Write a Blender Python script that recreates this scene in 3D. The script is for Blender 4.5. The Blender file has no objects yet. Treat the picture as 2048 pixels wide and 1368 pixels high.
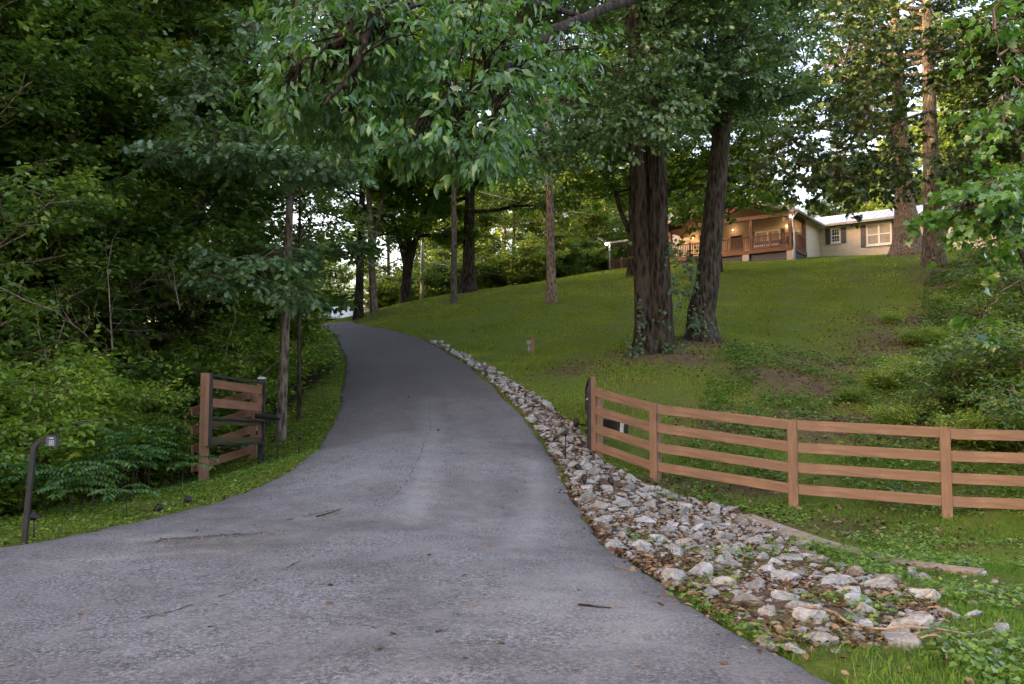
import bpy, bmesh, math, random
import numpy as np
from mathutils import Vector, Matrix
C = bpy.context.scene
COL = C.collection
R = math.radians

# ------------------------------------------------------------------ camera
F, CX, CY = 1700.0, 1024.0, 684.0
TILT = math.atan(116.0 / F)
EYE = 1.6
cam_d = bpy.data.cameras.new('camera'); cam = bpy.data.objects.new('camera', cam_d); COL.objects.link(cam)
cam.location = (0, 0, EYE); cam.rotation_euler = (math.pi / 2 + TILT, 0, 0)
cam_d.sensor_width = 36; cam_d.lens = F / 2048 * 36; cam_d.clip_end = 2000; cam_d.clip_start = .05
C.camera = cam

# ------------------------------------------------------------------ light
SUN_EL, SUN_AZ = R(9.5), math.atan2(-0.955, -0.30)       # azimuth clockwise from +Y
world = bpy.data.worlds.new('World'); C.world = world; world.use_nodes = True
wn = world.node_tree.nodes; wl = world.node_tree.links
sky = wn.new('ShaderNodeTexSky'); sky.sky_type = 'NISHITA'; sky.sun_disc = False
sky.sun_elevation = SUN_EL; sky.sun_rotation = SUN_AZ; sky.air_density = 1.0; sky.dust_density = 6.0; sky.ozone_density = 0.35
tint = wn.new('ShaderNodeMix'); tint.data_type = 'RGBA'; tint.blend_type = 'MULTIPLY'; tint.inputs[0].default_value = 1.0
tint.inputs[7].default_value = (1.05, .95, 1.0, 1); wl.new(sky.outputs[0], tint.inputs[6]); wl.new(tint.outputs[2], wn['Background'].inputs[0]); wn['Background'].inputs[1].default_value = 0.15
sd = bpy.data.lights.new('sun', 'SUN'); sun = bpy.data.objects.new('sun', sd); COL.objects.link(sun)
sd.energy = 2.2; sd.angle = R(.5); sd.color = (1.0, .74, .42)
tosun = Vector((math.sin(SUN_AZ) * math.cos(SUN_EL), math.cos(SUN_AZ) * math.cos(SUN_EL), math.sin(SUN_EL)))
sun.rotation_euler = tosun.to_track_quat('Z', 'Y').to_euler()
vs = C.view_settings
vs.view_transform = 'Standard'; vs.look = 'None'; vs.gamma = 1; vs.use_curve_mapping = False; vs.exposure = 3.35
try:
    C.cycles.max_bounces = 6; C.cycles.diffuse_bounces = 3; C.cycles.transmission_bounces = 4
    C.cycles.transparent_max_bounces = 4
    C.cycles.use_denoising = True
except Exception: pass

# ------------------------------------------------------------------ helpers
def ray(u, v):
    ct, st = math.cos(TILT), math.sin(TILT)
    a, b = (u - CX) / F, (CY - v) / F
    return Vector((a, ct - b * st, st + b * ct))
def P(u, v, Y):
    r = ray(u, v); return Vector((0, 0, EYE)) + r * (Y / r.y)
def link(name, data, parent=None):
    o = bpy.data.objects.new(name, data); COL.objects.link(o)
    if parent: o.parent = parent
    return o
def tag(o, label=None, cat=None, group=None, kind=None):
    if label: o['label'] = label
    if cat: o['category'] = cat
    if group: o['group'] = group
    if kind: o['kind'] = kind
    return o
def empty(name, loc, label, cat, group=None, rz=0):
    o = bpy.data.objects.new(name, None); COL.objects.link(o); o.empty_display_size = .2
    o.location = loc; o.rotation_euler = (0, 0, rz)
    return tag(o, label, cat, group)
def copy_tree(o, parent=None):
    c = o.copy(); COL.objects.link(c)
    if parent: c.parent = parent
    for ch in list(o.children): copy_tree(ch, c)
    return c
def npmesh(name, V, Fc, mat, rnd=None, smooth=False):
    """V (N,3); Fc (M,k) int array"""
    V = np.asarray(V, np.float32); Fc = np.asarray(Fc, np.int32)
    me = bpy.data.meshes.new(name); M, k = Fc.shape
    me.vertices.add(len(V)); me.vertices.foreach_set('co', V.ravel())
    me.loops.add(M * k); me.loops.foreach_set('vertex_index', Fc.ravel())
    me.polygons.add(M); me.polygons.foreach_set('loop_start', np.arange(0, M * k, k, dtype=np.int32))
    if smooth: me.polygons.foreach_set('use_smooth', np.ones(M, bool))
    me.update(calc_edges=True)
    if rnd is not None:
        a = me.attributes.new('rnd', 'FLOAT', 'POINT'); a.data.foreach_set('value', np.asarray(rnd, np.float32))
    if mat: me.materials.append(mat)
    return me
class MB:
    def __init__(s): s.v = []; s.f = []
    def add(s, vs_, fs_):
        n = len(s.v); s.v += [tuple(p) for p in vs_]; s.f += [tuple(i + n for i in f) for f in fs_]; return s
    def hexa(s, p):   # 8 points: bottom 4 ccw, top 4
        return s.add(p, [(3, 2, 1, 0), (4, 5, 6, 7), (0, 1, 5, 4), (1, 2, 6, 5), (2, 3, 7, 6), (3, 0, 4, 7)])
    def box(s, x0, x1, y0, y1, z0, z1):
        return s.hexa([(x0, y0, z0), (x1, y0, z0), (x1, y1, z0), (x0, y1, z0), (x0, y0, z1), (x1, y0, z1), (x1, y1, z1), (x0, y1, z1)])
    def bar(s, p, q, w, h, up=(0, 0, 1)):
        p, q = Vector(p), Vector(q); d = (q - p).normalized(); up = Vector(up)
        sd_ = d.cross(up).normalized(); u_ = sd_.cross(d).normalized()
        a, b = sd_ * w / 2, u_ * h / 2
        return s.hexa([p - a - b, p + a - b, q + a - b, q - a - b, p - a + b, p + a + b, q + a + b, q - a + b])
    def tube(s, pts, rad, n=6, cap=True, ridge=0, rr=None):
        pts = [Vector(p) for p in pts]; m = len(pts)
        if not hasattr(rad, '__len__'): rad = [rad] * m
        base = len(s.v); ref = None
        for i, p in enumerate(pts):
            d = (pts[min(i + 1, m - 1)] - pts[max(i - 1, 0)]).normalized()
            if ref is None: ref = Vector((1, 0, 0)) if abs(d.x) < .8 else Vector((0, 1, 0))
            x = (ref - d * ref.dot(d)).normalized(); y = d.cross(x); ref = x
            for k in range(n):
                a = 2 * math.pi * k / n; r = rad[i]
                if ridge: r *= 1 + ridge * (rr[k] + .5 * math.sin(3 * a + i * .7) * .3)
                s.v.append(tuple(p + x * (math.cos(a) * r) + y * (math.sin(a) * r)))
        for i in range(m - 1):
            for k in range(n):
                a = base + i * n + k; b = base + i * n + (k + 1) % n
                s.f.append((a, b, b + n, a + n))
        if cap:
            s.f.append(tuple(base + k for k in range(n))[::-1]); s.f.append(tuple(base + (m - 1) * n + k for k in range(n)))
        return s
    def lathe(s, prof, n=12, o=(0, 0, 0)):
        base = len(s.v)
        for r, z in prof:
            for k in range(n):
                a = 2 * math.pi * k / n; s.v.append((o[0] + r * math.cos(a), o[1] + r * math.sin(a), o[2] + z))
        for i in range(len(prof) - 1):
            for k in range(n):
                a = base + i * n + k; b = base + i * n + (k + 1) % n; s.f.append((a, b, b + n, a + n))
        s.f.append(tuple(base + k for k in range(n))[::-1]); s.f.append(tuple(base + (len(prof) - 1) * n + k for k in range(n)))
        return s
    def build(s, name, mat, parent=None, smooth=False, bevel=0):
        me = bpy.data.meshes.new(name); me.from_pydata(s.v, [], s.f); me.materials.append(mat)
        if smooth: me.polygons.foreach_set('use_smooth', [True] * len(me.polygons))
        me.update(); o = link(name, me, parent)
        if bevel:
            m = o.modifiers.new('bevel', 'BEVEL'); m.width = bevel; m.segments = 2; m.limit_method = 'ANGLE'; m.angle_limit = R(50)
        return o

# ------------------------------------------------------------------ materials
class N:
    def __init__(s, name):
        s.m = bpy.data.materials.new(name); s.m.use_nodes = True; s.t = s.m.node_tree; s.n = s.t.nodes; s.l = s.t.links
        s.b = s.n['Principled BSDF']; s.out = s.n['Material Output']
    def new(s, t, **k):
        n = s.n.new('ShaderNode' + t)
        for a, b in k.items(): setattr(n, a, b)
        return n
    def co(s, scale=(1, 1, 1), kind='Object'):
        c = s.new('TexCoord'); m = s.new('Mapping'); s.l.new(c.outputs[kind], m.inputs[0]); m.inputs['Scale'].default_value = scale; return m.outputs[0]
    def noise(s, vec, scale, detail=5, rough=.6, dist=0):
        n = s.new('TexNoise'); n.inputs['Scale'].default_value = scale; n.inputs['Detail'].default_value = detail
        n.inputs['Roughness'].default_value = rough; n.inputs['Distortion'].default_value = dist; s.l.new(vec, n.inputs['Vector']); return n.outputs['Fac']
    def vor(s, vec, scale, feat='F1', out='Distance'):
        n = s.new('TexVoronoi', feature=feat); n.inputs['Scale'].default_value = scale; s.l.new(vec, n.inputs['Vector']); return n.outputs[out]
    def ramp(s, fac, stops):
        r = s.new('ValToRGB'); e = r.color_ramp.elements
        while len(e) < len(stops): e.new(.5)
        for i, (p, c) in enumerate(stops):
            e[i].position = p; e[i].color = (*c, 1) if len(c) == 3 else c
        s.l.new(fac, r.inputs[0]); return r.outputs[0]
    def mix(s, fac, a, b, mode='MIX'):
        m = s.new('Mix', data_type='RGBA', blend_type=mode)
        for sock, val in ((m.inputs[0], fac), (m.inputs[6], a), (m.inputs[7], b)):
            if isinstance(val, (int, float)): sock.default_value = val
            elif isinstance(val, tuple): sock.default_value = (*val, 1)
            else: s.l.new(val, sock)
        return m.outputs[2]
    def math(s, op, a, b=0.):
        m = s.new('Math', operation=op)
        for i, val in ((0, a), (1, b)):
            if isinstance(val, (int, float)): m.inputs[i].default_value = val
            else: s.l.new(val, m.inputs[i])
        return m.outputs[0]
    def attr(s, name):
        a = s.new('Attribute', attribute_name=name); return a.outputs['Fac']
    def bump(s, h, strength=.5, dist=.02):
        b = s.new('Bump'); b.inputs['Strength'].default_value = strength; b.inputs['Distance'].default_value = dist
        s.l.new(h, b.inputs['Height']); s.l.new(b.outputs[0], s.b.inputs['Normal']); return b
    def set(s, color=None, rough=None, metal=None, spec=None):
        if color is not None:
            if isinstance(color, tuple): s.b.inputs['Base Color'].default_value = (*color, 1)
            else: s.l.new(color, s.b.inputs['Base Color'])
        if rough is not None:
            if isinstance(rough, (int, float)): s.b.inputs['Roughness'].default_value = rough
            else: s.l.new(rough, s.b.inputs['Roughness'])
        if metal is not None: s.b.inputs['Metallic'].default_value = metal
        if spec is not None: s.b.inputs['Specular IOR Level'].default_value = spec
        return s.m

def leaf_mat(name, dark, mid, light, trans, tf=.35, rough=.42, spec=.5):
    n = N(name); r = n.attr('rnd'); oi = n.new('ObjectInfo')
    c = n.ramp(r, [(0, dark), (.55, mid), (1, light)])
    v = n.math('MULTIPLY_ADD', oi.outputs['Random'], .5); n.n[-1].inputs[2].default_value = .75
    c = n.mix(1.0, c, n.mix(oi.outputs['Random'], (.72, .8, .8), (1.25, 1.15, .95)), 'MULTIPLY')
    n.set(c, rough, spec=spec)
    t = n.new('BsdfTranslucent'); tc = n.mix(1.0, c, trans, 'MULTIPLY'); n.l.new(tc, t.inputs[0])
    ms = n.new('MixShader'); ms.inputs[0].default_value = tf
    n.l.new(n.b.outputs[0], ms.inputs[1]); n.l.new(t.outputs[0], ms.inputs[2]); n.l.new(ms.outputs[0], n.out.inputs[0])
    return n.m
M = {}
TR = (2.3, 2.3, 1.0)
M['leaf_woods'] = leaf_mat('woods leaf', (.020, .05, .012), (.085, .15, .032), (.23, .30, .06), TR, .28, .36)
M['leaf_shaded'] = leaf_mat('shade darkened leaf', (.014, .032, .010), (.042, .078, .018), (.10, .14, .03), (1.8, 1.8, .9), .22, .42)  # leaf colour darkened to stand in for shade in the upper right canopy
M['leaf_ivy'] = leaf_mat('ivy leaf', (.015, .035, .01), (.035, .07, .016), (.06, .11, .025), TR, .2)
M['leaf_oak'] = leaf_mat('oak leaf', (.028, .065, .028), (.085, .155, .068), (.16, .25, .11), TR, .22, .32, .7)
M['leaf_maple'] = leaf_mat('maple leaf', (.03, .07, .012), (.075, .145, .02), (.17, .23, .03), TR, .45)
M['leaf_near'] = leaf_mat('broad leaf', (.022, .065, .014), (.065, .16, .032), (.16, .28, .07), TR, .3, .3, .7)
M['leaf_shrub'] = leaf_mat('shrub leaf', (.05, .11, .016), (.15, .24, .035), (.33, .38, .07), TR, .35)
M['leaf_deep'] = leaf_mat('sumac leaf', (.035, .085, .022), (.06, .13, .032), (.10, .18, .04), TR, .3, .36)
M['leaf_far'] = leaf_mat('distant leaf', (.06, .10, .03), (.11, .17, .05), (.22, .26, .07), TR, .4)
M['leaf_lowgrow'] = leaf_mat('weed leaf', (.05, .10, .02), (.10, .19, .03), (.19, .29, .05), TR, .3)
M['grass'] = leaf_mat('grass blade', (.07, .11, .014), (.135, .19, .026), (.26, .27, .055), TR, .25, .6, .2)
M['grass_green'] = leaf_mat('roadside grass blade', (.035, .085, .014), (.08, .165, .027), (.18, .26, .05), TR, .25, .6, .2)
M['litter'] = leaf_mat('dead leaf', (.06, .032, .022), (.15, .085, .055), (.33, .22, .14), (1, .9, .7), .1, .8, .1)

def bark(name, a, b, c, sx=9, sz=1.6, strength=.9, dist=.05):
    n = N(name); v = n.co((sx, sx, sz)); n1 = n.noise(v, 1.2, 8, .7, .6); v2 = n.co((sx * .5, sx * .5, sx * .22))
    n2 = n.vor(v, 1.0); v3 = n.co((1, 1, .6)); n3 = n.noise(v3, 1.7, 6, .6)
    h = n.math('ADD', n1, n.math('MULTIPLY', n2, .6))
    c1 = n.ramp(h, [(.56, a), (.74, b), (.98, c)])
    col = n.mix(n.ramp(n3, [(.5, (0, 0, 0)), (.7, (.3, .3, .3))]), c1, (.10, .11, .075))
    n.bump(h, strength, dist); return n.set(col, .9, spec=.15)
M['bark_dark'] = bark('furrowed bark', (.005, .004, .003), (.026, .018, .014), (.07, .052, .04), 11, 2.6, 1.0, .08)
M['bark_grey'] = bark('grey bark', (.03, .023, .018), (.09, .07, .056), (.18, .145, .115), 14, 4)
M['bark_oak'] = bark('dark scaly bark', (.008, .006, .005), (.032, .025, .02), (.085, .068, .054), 13, 3, 1.0, .06)
M['bark_tan'] = bark('tan bark', (.045, .032, .024), (.14, .10, .075), (.25, .19, .145), 16, 5)
M['twig'] = bark('twig bark', (.09, .065, .045), (.2, .15, .11), (.3, .24, .17), 20, 6, .4)

def wood(name, c0, c1, c2, grain=(14, 1.1, 14)):
    n = N(name); g = n.new('TexCoord'); v = n.attr('grain')
    co = n.co(grain); a = n.noise(co, 1.6, 7, .65, .8); b = n.noise(n.co((1, 1, 1)), 2.2, 3, .5)
    c = n.ramp(a, [(.3, c0), (.55, c1), (.8, c2)]); c = n.mix(n.math('MULTIPLY', b, .5), c, c0)
    k = n.vor(n.co((6, 2.1, 6) if grain[0] > 5 and grain[1] < 5 else (6, 6, 2.1)), 1.0); c = n.mix(n.ramp(k, [(0.09, (.85, .85, .85)), (.2, (0, 0, 0))]), c, (.07, .035, .02)); k2 = n.noise(n.co(), .8, 3, .6); c = n.mix(n.ramp(k2, [(.45, (0, 0, 0)), (.62, (.55, .55, .55))]), c, tuple(x * .62 for x in c1))
    n.bump(a, .35, .006); return n.set(c, .72, spec=.25)
M['fence_wood'] = wood('stained fence wood', (.15, .088, .056), (.27, .168, .11), (.38, .255, .178))
M['fence_wood_v'] = wood('stained fence post', (.15, .088, .056), (.26, .163, .107), (.36, .242, .168), (14, 14, 1.2))
M['gate_board'] = wood('weathered gate board', (.15, .065, .04), (.24, .11, .065), (.30, .15, .09))
M['gate_board_v'] = wood('weathered gate post', (.15, .08, .052), (.24, .135, .088), (.31, .18, .12), (14, 14, 1.2))
M['mossy_board'] = wood('mossy gate board', (.035, .03, .012), (.07, .06, .022), (.11, .09, .03))
M['deck_wood'] = wood('red brown deck wood', (.10, .045, .03), (.17, .082, .052), (.24, .125, .08))
M['beam_wood'] = wood('dark stained beam', (.07, .036, .025), (.12, .064, .042), (.17, .095, .062))
def flat(name, col, rough=.5, metal=0, spec=.5, var=.15, scale=6, bump=0):
    n = N(name); a = n.noise(n.co(), scale, 5, .6)
    lo = tuple(x * (1 - var) for x in col); hi = tuple(x * (1 + var) for x in col)
    c = n.ramp(a, [(.3, lo), (.7, hi)])
    if bump: n.bump(a, bump, .01)
    return n.set(c, rough, metal, spec)
M['black_steel'] = flat('black painted steel', (.012, .012, .013), .65, 0, var=.5, scale=12, bump=.1)
M['black_plastic'] = flat('black plastic', (.018, .018, .02), .4, var=.3)
M['bronze'] = flat('dark bronze', (.028, .022, .02), .55, .5, var=.3)
M['key_grey'] = flat('keypad slate', (.045, .055, .075), .45)
M['key_white'] = flat('keypad legend', (.45, .48, .5), .5)
M['label_white'] = flat('white sticker', (.62, .64, .66), .5)
M['galv'] = flat('galvanised grey', (.38, .39, .40), .45, .4)
M['meter_grey'] = flat('meter box grey', (.2, .21, .21), .6)
M['concrete'] = flat('old concrete', (.24, .18, .125), .9, var=.3, scale=9, bump=.6)
M['white_trim'] = flat('white trim', (.72, .71, .68), .5, var=.04)
M['shutter'] = flat('charcoal shutter', (.075, .065, .07), .6, var=.15)
M['skirt'] = flat('slate blue siding', (.045, .05, .065), .7, var=.15)
M['gutter'] = flat('grey gutter', (.22, .20, .19), .5, var=.1)
M['downpipe'] = flat('pale downspout', (.45, .45, .45), .45, var=.1)
M['soffit'] = flat('brown soffit', (.13, .07, .045), .7, var=.2)
M['fabric_dark'] = flat('dark wicker', (.035, .035, .045), .8)
M['cushion'] = flat('pale cushion', (.42, .42, .45), .9)
n = N('window glass'); M['glass'] = n.set((.03, .035, .04), .08, spec=.8)
M['curtain'] = flat('curtain behind glass', (.30, .26, .22), .7, var=.25, scale=3)
def emis(name, col, s):
    n = N(name); n.b.inputs['Emission Color'].default_value = (*col, 1); n.b.inputs['Emission Strength'].default_value = s; return n.set(col, .5)
M['lamp_cool'] = emis('lit white lamp', (1, .95, .85), 14)
M['lamp_warm'] = emis('lit warm lamp', (1, .62, .25), 6)
# brick (painted cream)
n = N('cream brick'); bt = n.new('TexBrick'); bt.inputs['Scale'].default_value = 1.0
tc = n.new('TexCoord'); sp = n.new('SeparateXYZ'); cb = n.new('CombineXYZ'); n.l.new(tc.outputs['Object'], sp.inputs[0])
n.l.new(n.math('ADD', sp.outputs[0], sp.outputs[1]), cb.inputs[0]); n.l.new(sp.outputs[2], cb.inputs[1]); n.l.new(cb.outputs[0], bt.inputs['Vector'])
bt.inputs['Brick Width'].default_value = .24; bt.inputs['Row Height'].default_value = .085; bt.inputs['Mortar Size'].default_value = .01
bt.inputs['Color1'].default_value = (.66, .57, .45, 1); bt.inputs['Color2'].default_value = (.58, .49, .38, 1); bt.inputs['Mortar'].default_value = (.42, .35, .27, 1)
n.bump(bt.outputs['Fac'], -.5, .01); M['brick'] = n.set(bt.outputs['Color'], .85, spec=.2)
n = N('pink grey brick pier'); bt = n.new('TexBrick'); bt.inputs['Scale'].default_value = 1; n.l.new(cb and n.co((1, 1, 1)), bt.inputs['Vector'])
tc = n.new('TexCoord'); sp = n.new('SeparateXYZ'); cb2 = n.new('CombineXYZ'); n.l.new(tc.outputs['Object'], sp.inputs[0])
n.l.new(n.math('ADD', sp.outputs[0], sp.outputs[1]), cb2.inputs[0]); n.l.new(sp.outputs[2], cb2.inputs[1]); n.l.new(cb2.outputs[0], bt.inputs['Vector'])
bt.inputs['Brick Width'].default_value = .22; bt.inputs['Row Height'].default_value = .08; bt.inputs['Mortar Size'].default_value = .01
bt.inputs['Color1'].default_value = (.36, .29, .28, 1); bt.inputs['Color2'].default_value = (.27, .21, .2, 1); bt.inputs['Mortar'].default_value = (.4, .36, .34, 1)
M['pier'] = n.set(bt.outputs['Color'], .85)
n = N('metal roof'); a = n.noise(n.co(), 3, 4, .6); M['roof'] = n.set(n.ramp(a, [(.3, (.50, .52, .56)), (.7, (.62, .64, .68))]), .38, .35)
# rock
n = N('limestone rock'); a = n.noise(n.co(), 5, 8, .7, .5); oi = n.new('ObjectInfo'); b = n.vor(n.co(), 9)
c = n.ramp(a, [(.25, (.13, .125, .115)), (.5, (.29, .285, .275)), (.75, (.50, .495, .485))])
c = n.mix(1.0, c, n.ramp(oi.outputs['Random'], [(0, (.6, .56, .5)), (.5, (.88, .87, .85)), (1, (1.12, 1.13, 1.15))]), 'MULTIPLY')
ra = n.attr('rnd'); c = n.mix(n.math('MULTIPLY', ra, .45), c, (.22, .17, .12))
n.bump(n.math('ADD', a, n.math('MULTIPLY', b, .3)), .7, .03); M['rock'] = n.set(c, .85, spec=.25)
# ------------------------------------------------------------------ terrain
def Rr(pts): return [tuple(P(*p)) for p in pts]
ctrl = Rr([(1024, 1368, 4.8), (400, 1300, 5.45), (1024, 1200, 6.8), (300, 1150, 7.75), (900, 1087, 9.3), (0, 1100, 9.1), (900, 1000, 12.2), (620, 990, 12.3), (1100, 1000, 12.4),
    (1108, 925, 14.5), (640, 900, 15.2), (900, 920, 14.7), (850, 860, 17), (840, 800, 19.7), (1010, 800, 19.6), (830, 750, 22.7), (692, 733, 24.2), (955, 745, 22.8), (780, 700, 28), (890, 700, 27.6),
    (740, 670, 33), (664, 655, 39), (720, 650, 41), (690, 649, 43),
    (1650, 1368, 4.85), (2048, 1368, 4.9), (2048, 1250, 6.4), (1300, 1155, 7.9), (1888, 1040, 12.9), (1583, 1017, 13.6), (1307, 968, 14.9), (1197, 923, 16), (2048, 1150, 8.9), (1500, 1040, 12.6), (1400, 1100, 10.2), (2048, 1055, 12.2),
    (1310, 700, 23), (1405, 678, 24.4), (1064, 710, 26), (1600, 700, 25), (1500, 600, 35), (1435, 545, 44), (1265, 553, 45), (1815, 508, 46), (1868, 530, 40), (1750, 600, 33), (1900, 650, 27), (1800, 750, 21.5), (1600, 800, 19.2), (2000, 800, 18.5),
    (1700, 870, 16.6), (1300, 800, 19.0), (1150, 800, 19.2), (1500, 900, 15.8), (2000, 940, 14.2), (1103, 604, 35), (908, 607, 42), (935, 584, 46), (812, 606, 46), (720, 632, 43), (748, 623, 43), (1000, 650, 31),
    (1582, 520, 54), (1582, 531, 48), (1450, 541, 48), (1660, 525, 50), (1340, 548, 49), (1641, 517, 59), (1800, 511, 55), (1225, 544, 61), (1343, 531, 57), (1960, 500, 50), (1000, 578, 50), (860, 601, 50),
    (410, 970, 15.1), (515, 940, 17.1), (562, 880, 18.6), (597, 918, 16.2), (47, 1087, 9.2)])
ctrl += [(-8, 13, -.1), (-12, 18, -.3), (-15, 30, 1.2), (-9, 27, 2.2), (-18, 45, 4.2), (-9, 34, 3.7), (-14, 50, 5.6), (-20, 53, 5.6), (-30, 30, 0), (-35, 60, 4.5), (-25, 15, -.6),
    (40, 0, -.3), (20, 5, -.2), (20, 12, .3), (30, 25, 4.5), (45, 45, 9.5), (40, 70, 12), (25, 75, 11.2), (0, 72, 8.4), (-20, 72, 5.6), (-40, 75, 4.4), (-45, 30, -.5), (-40, 0, -.6), (0, -20, 0), (-30, 5, -.1),
    (30, -20, 0), (-30, -20, 0), (0, 120, 8), (60, 120, 11), (-60, 120, 3), (60, 60, 12), (60, 10, 2), (-12, 40, 4.6), (12, 64, 10.9), (30, 62, 11.5), (0, 0, 0)]
ctrl = np.array(ctrl, float)
def _phi(r2): return .5 * r2 * np.log(r2 + 1e-9)
_n = len(ctrl); _A = np.zeros((_n + 3, _n + 3)); _d = ((ctrl[:, None, :2] - ctrl[None, :, :2]) ** 2).sum(-1)
_A[:_n, :_n] = _phi(_d) + np.eye(_n) * 1.5; _A[:_n, _n] = 1; _A[:_n, _n + 1:] = ctrl[:, :2]; _A[_n, :_n] = 1; _A[_n + 1:, :_n] = ctrl[:, :2].T
_w = np.linalg.solve(_A, np.concatenate([ctrl[:, 2], [0, 0, 0]]))
def Z(x, y):
    x = np.clip(np.asarray(x, float), -60, 60); y = np.clip(np.asarray(y, float), -20, 120); sh = x.shape
    x, y = x.ravel(), y.ravel(); out = np.empty(len(x))
    for i in range(0, len(x), 20000):
        X, Y = x[i:i + 20000], y[i:i + 20000]
        d = (X[:, None] - ctrl[None, :, 0]) ** 2 + (Y[:, None] - ctrl[None, :, 1]) ** 2
        out[i:i + 20000] = _phi(d) @ _w[:_n] + _w[_n] + _w[_n + 1] * X + _w[_n + 2] * Y
    return out.reshape(sh) if sh else float(out[0])
def cast(u, v, far=70):
    r = ray(u, v); ys = np.linspace(3, far, 500); pts = np.array([(0, 0, EYE)]) + np.outer(ys / r.y, np.array(r))
    below = np.where(pts[:, 2] < Z(pts[:, 0], pts[:, 1]))[0]
    if not len(below): return None
    i = below[0]
    if i == 0: return Vector(pts[0])
    lo, hi = pts[i - 1], pts[i]
    for _ in range(14):
        m_ = (lo + hi) / 2
        if m_[2] < Z(m_[0], m_[1]): hi = m_
        else: lo = m_
    return Vector(hi)
def onland(x, y, dz=0): return Vector((x, y, Z(x, y) + dz))

# road outline
Lp = [(0, 1100), (100, 1083), (200, 1062), (340, 1030), (480, 990), (560, 955), (610, 920), (645, 885), (663, 850), (676, 810), (684, 780), (690, 745), (688, 715), (678, 685), (668, 665)]
Rp = [(1650, 1368), (1575, 1322), (1490, 1270), (1400, 1215), (1300, 1155), (1220, 1100), (1175, 1050), (1135, 980), (1110, 925), (1080, 880), (1040, 830), (990, 780), (945, 740), (900, 708), (850, 681), (790, 663), (740, 655)]
Lw = [(-30, -6), (-30, 3), (-14, 6.9)] + [tuple(cast(*p)[:2]) for p in Lp] + [(-9.4, 40), (-12, 44), (-17, 48), (-25, 50)]
Rw = [(8, -19.5), (4.8, -4), (3.3, 1)] + [tuple(cast(*p)[:2]) for p in Rp] + [(-7.6, 41.5), (-9.4, 45), (-13, 49), (-18, 52), (-25, 54)]
def resample(p, n):
    p = np.array(p); s = np.r_[0, np.cumsum(np.hypot(*np.diff(p, axis=0).T))]
    for _ in range(1): pass
    t = np.linspace(0, s[-1], n); q = np.c_[np.interp(t, s, p[:, 0]), np.interp(t, s, p[:, 1])]
    k = np.ones(7) / 7; qq = q.copy()
    for c in (0, 1): qq[3:-3, c] = np.convolve(q[:, c], k, 'valid')
    return qq
# match both edges through key stations so cross lines stay perpendicular
nst = 60
def station(p, keys, counts):
    p = np.array(p); out = []
    for (i, j), n_ in zip(zip(keys[:-1], keys[1:]), counts):
        q = p[i:j + 1]; s = np.r_[0, np.cumsum(np.hypot(*np.diff(q, axis=0).T))]; t = np.linspace(0, s[-1], n_, endpoint=False)
        out.append(np.c_[np.interp(t, s, q[:, 0]), np.interp(t, s, q[:, 1])])
    out.append(p[-1:]); q = np.vstack(out); qq = q.copy(); k = np.ones(9) / 9
    for c in (0, 1): qq[4:-4, c] = np.convolve(q[:, c], k, 'valid')
    return qq
cn = (60, 130, 110, 60)
LE = station(Lw, (0, 3, 9, 17, len(Lw) - 1), cn); RE = station(Rw, (0, 3, 11, 19, len(Rw) - 1), cn)
_rn = np.random.default_rng(4)
def smooth_noise(n_, k=5, a=.06):
    return np.convolve(_rn.normal(0, a, n_ + k - 1), np.ones(k) / k, 'valid')
LE[:, 0] += smooth_noise(len(LE)); RE[:, 0] += smooth_noise(len(RE))
W = 70; ts = np.linspace(0, 1, W)
G = LE[:, None, :] * (1 - ts)[None, :, None] + RE[:, None, :] * ts[None, :, None]
zz = Z(G[..., 0], G[..., 1]) + .035
zz[:, 0] -= .05; zz[:, -1] -= .05; zz[:, 1] -= .004; zz[:, -2] -= .004
RV = np.dstack([G, zz]).reshape(-1, 3); nr = len(LE)
ii = (np.arange(nr - 1)[:, None] * W + np.arange(W - 1)[None]).ravel()
RF = np.c_[ii, ii + 1, ii + W + 1, ii + W]
n = N('worn asphalt'); v = n.co()
fine = n.noise(v, 34, 6, .9); spk = n.vor(v, 34); mid = n.noise(v, 3.5, 6, .65, .4); big = n.noise(v, .45, 4, .6, .5)
c = n.ramp(fine, [(.40, (.028, .025, .024)), (.5, (.13, .12, .122)), (.60, (.40, .38, .38))])
c = n.mix(n.ramp(mid, [(.42, (0, 0, 0)), (.62, (.5, .5, .5))]), c, (.25, .235, .235))
c = n.mix(n.ramp(big, [(.38, (.6, .6, .6)), (.58, (0, 0, 0))]), c, (.085, .075, .072)); big2 = n.noise(v, 1.1, 7, .7, 1.2); c = n.mix(n.ramp(big2, [(.5, (0, 0, 0)), (.6, (.35, .35, .35))]), c, (.23, .215, .215)); crk = n.vor(v, .9, 'DISTANCE_TO_EDGE')
c = n.mix(n.ramp(spk, [(.05, (.8, .8, .8)), (.13, (0, 0, 0))]), c, (.36, .34, .34))
dk = n.attr('rnd'); c = n.mix(n.math('MULTIPLY', n.math('MULTIPLY', dk, 1.5), mid), c, (.30, .285, .28))
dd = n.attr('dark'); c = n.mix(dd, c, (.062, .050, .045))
n.bump(n.math('ADD', fine, n.math('MULTIPLY', mid, .6)), .9, .012); M['asphalt'] = n.set(c, .8, spec=.35)
def seg_d(x, y, pl):
    best = np.full(x.shape, 1e9)
    for (ax, ay), (bx, by) in zip(pl[:-1], pl[1:]):
        t = np.clip(((x - ax) * (bx - ax) + (y - ay) * (by - ay)) / ((bx - ax) ** 2 + (by - ay) ** 2 + 1e-9), 0, 1)
        best = np.minimum(best, np.hypot(x - ax - t * (bx - ax), y - ay - t * (by - ay)))
    return best
px = lambda l: [tuple(cast(*p)[:2]) for p in l]
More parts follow.
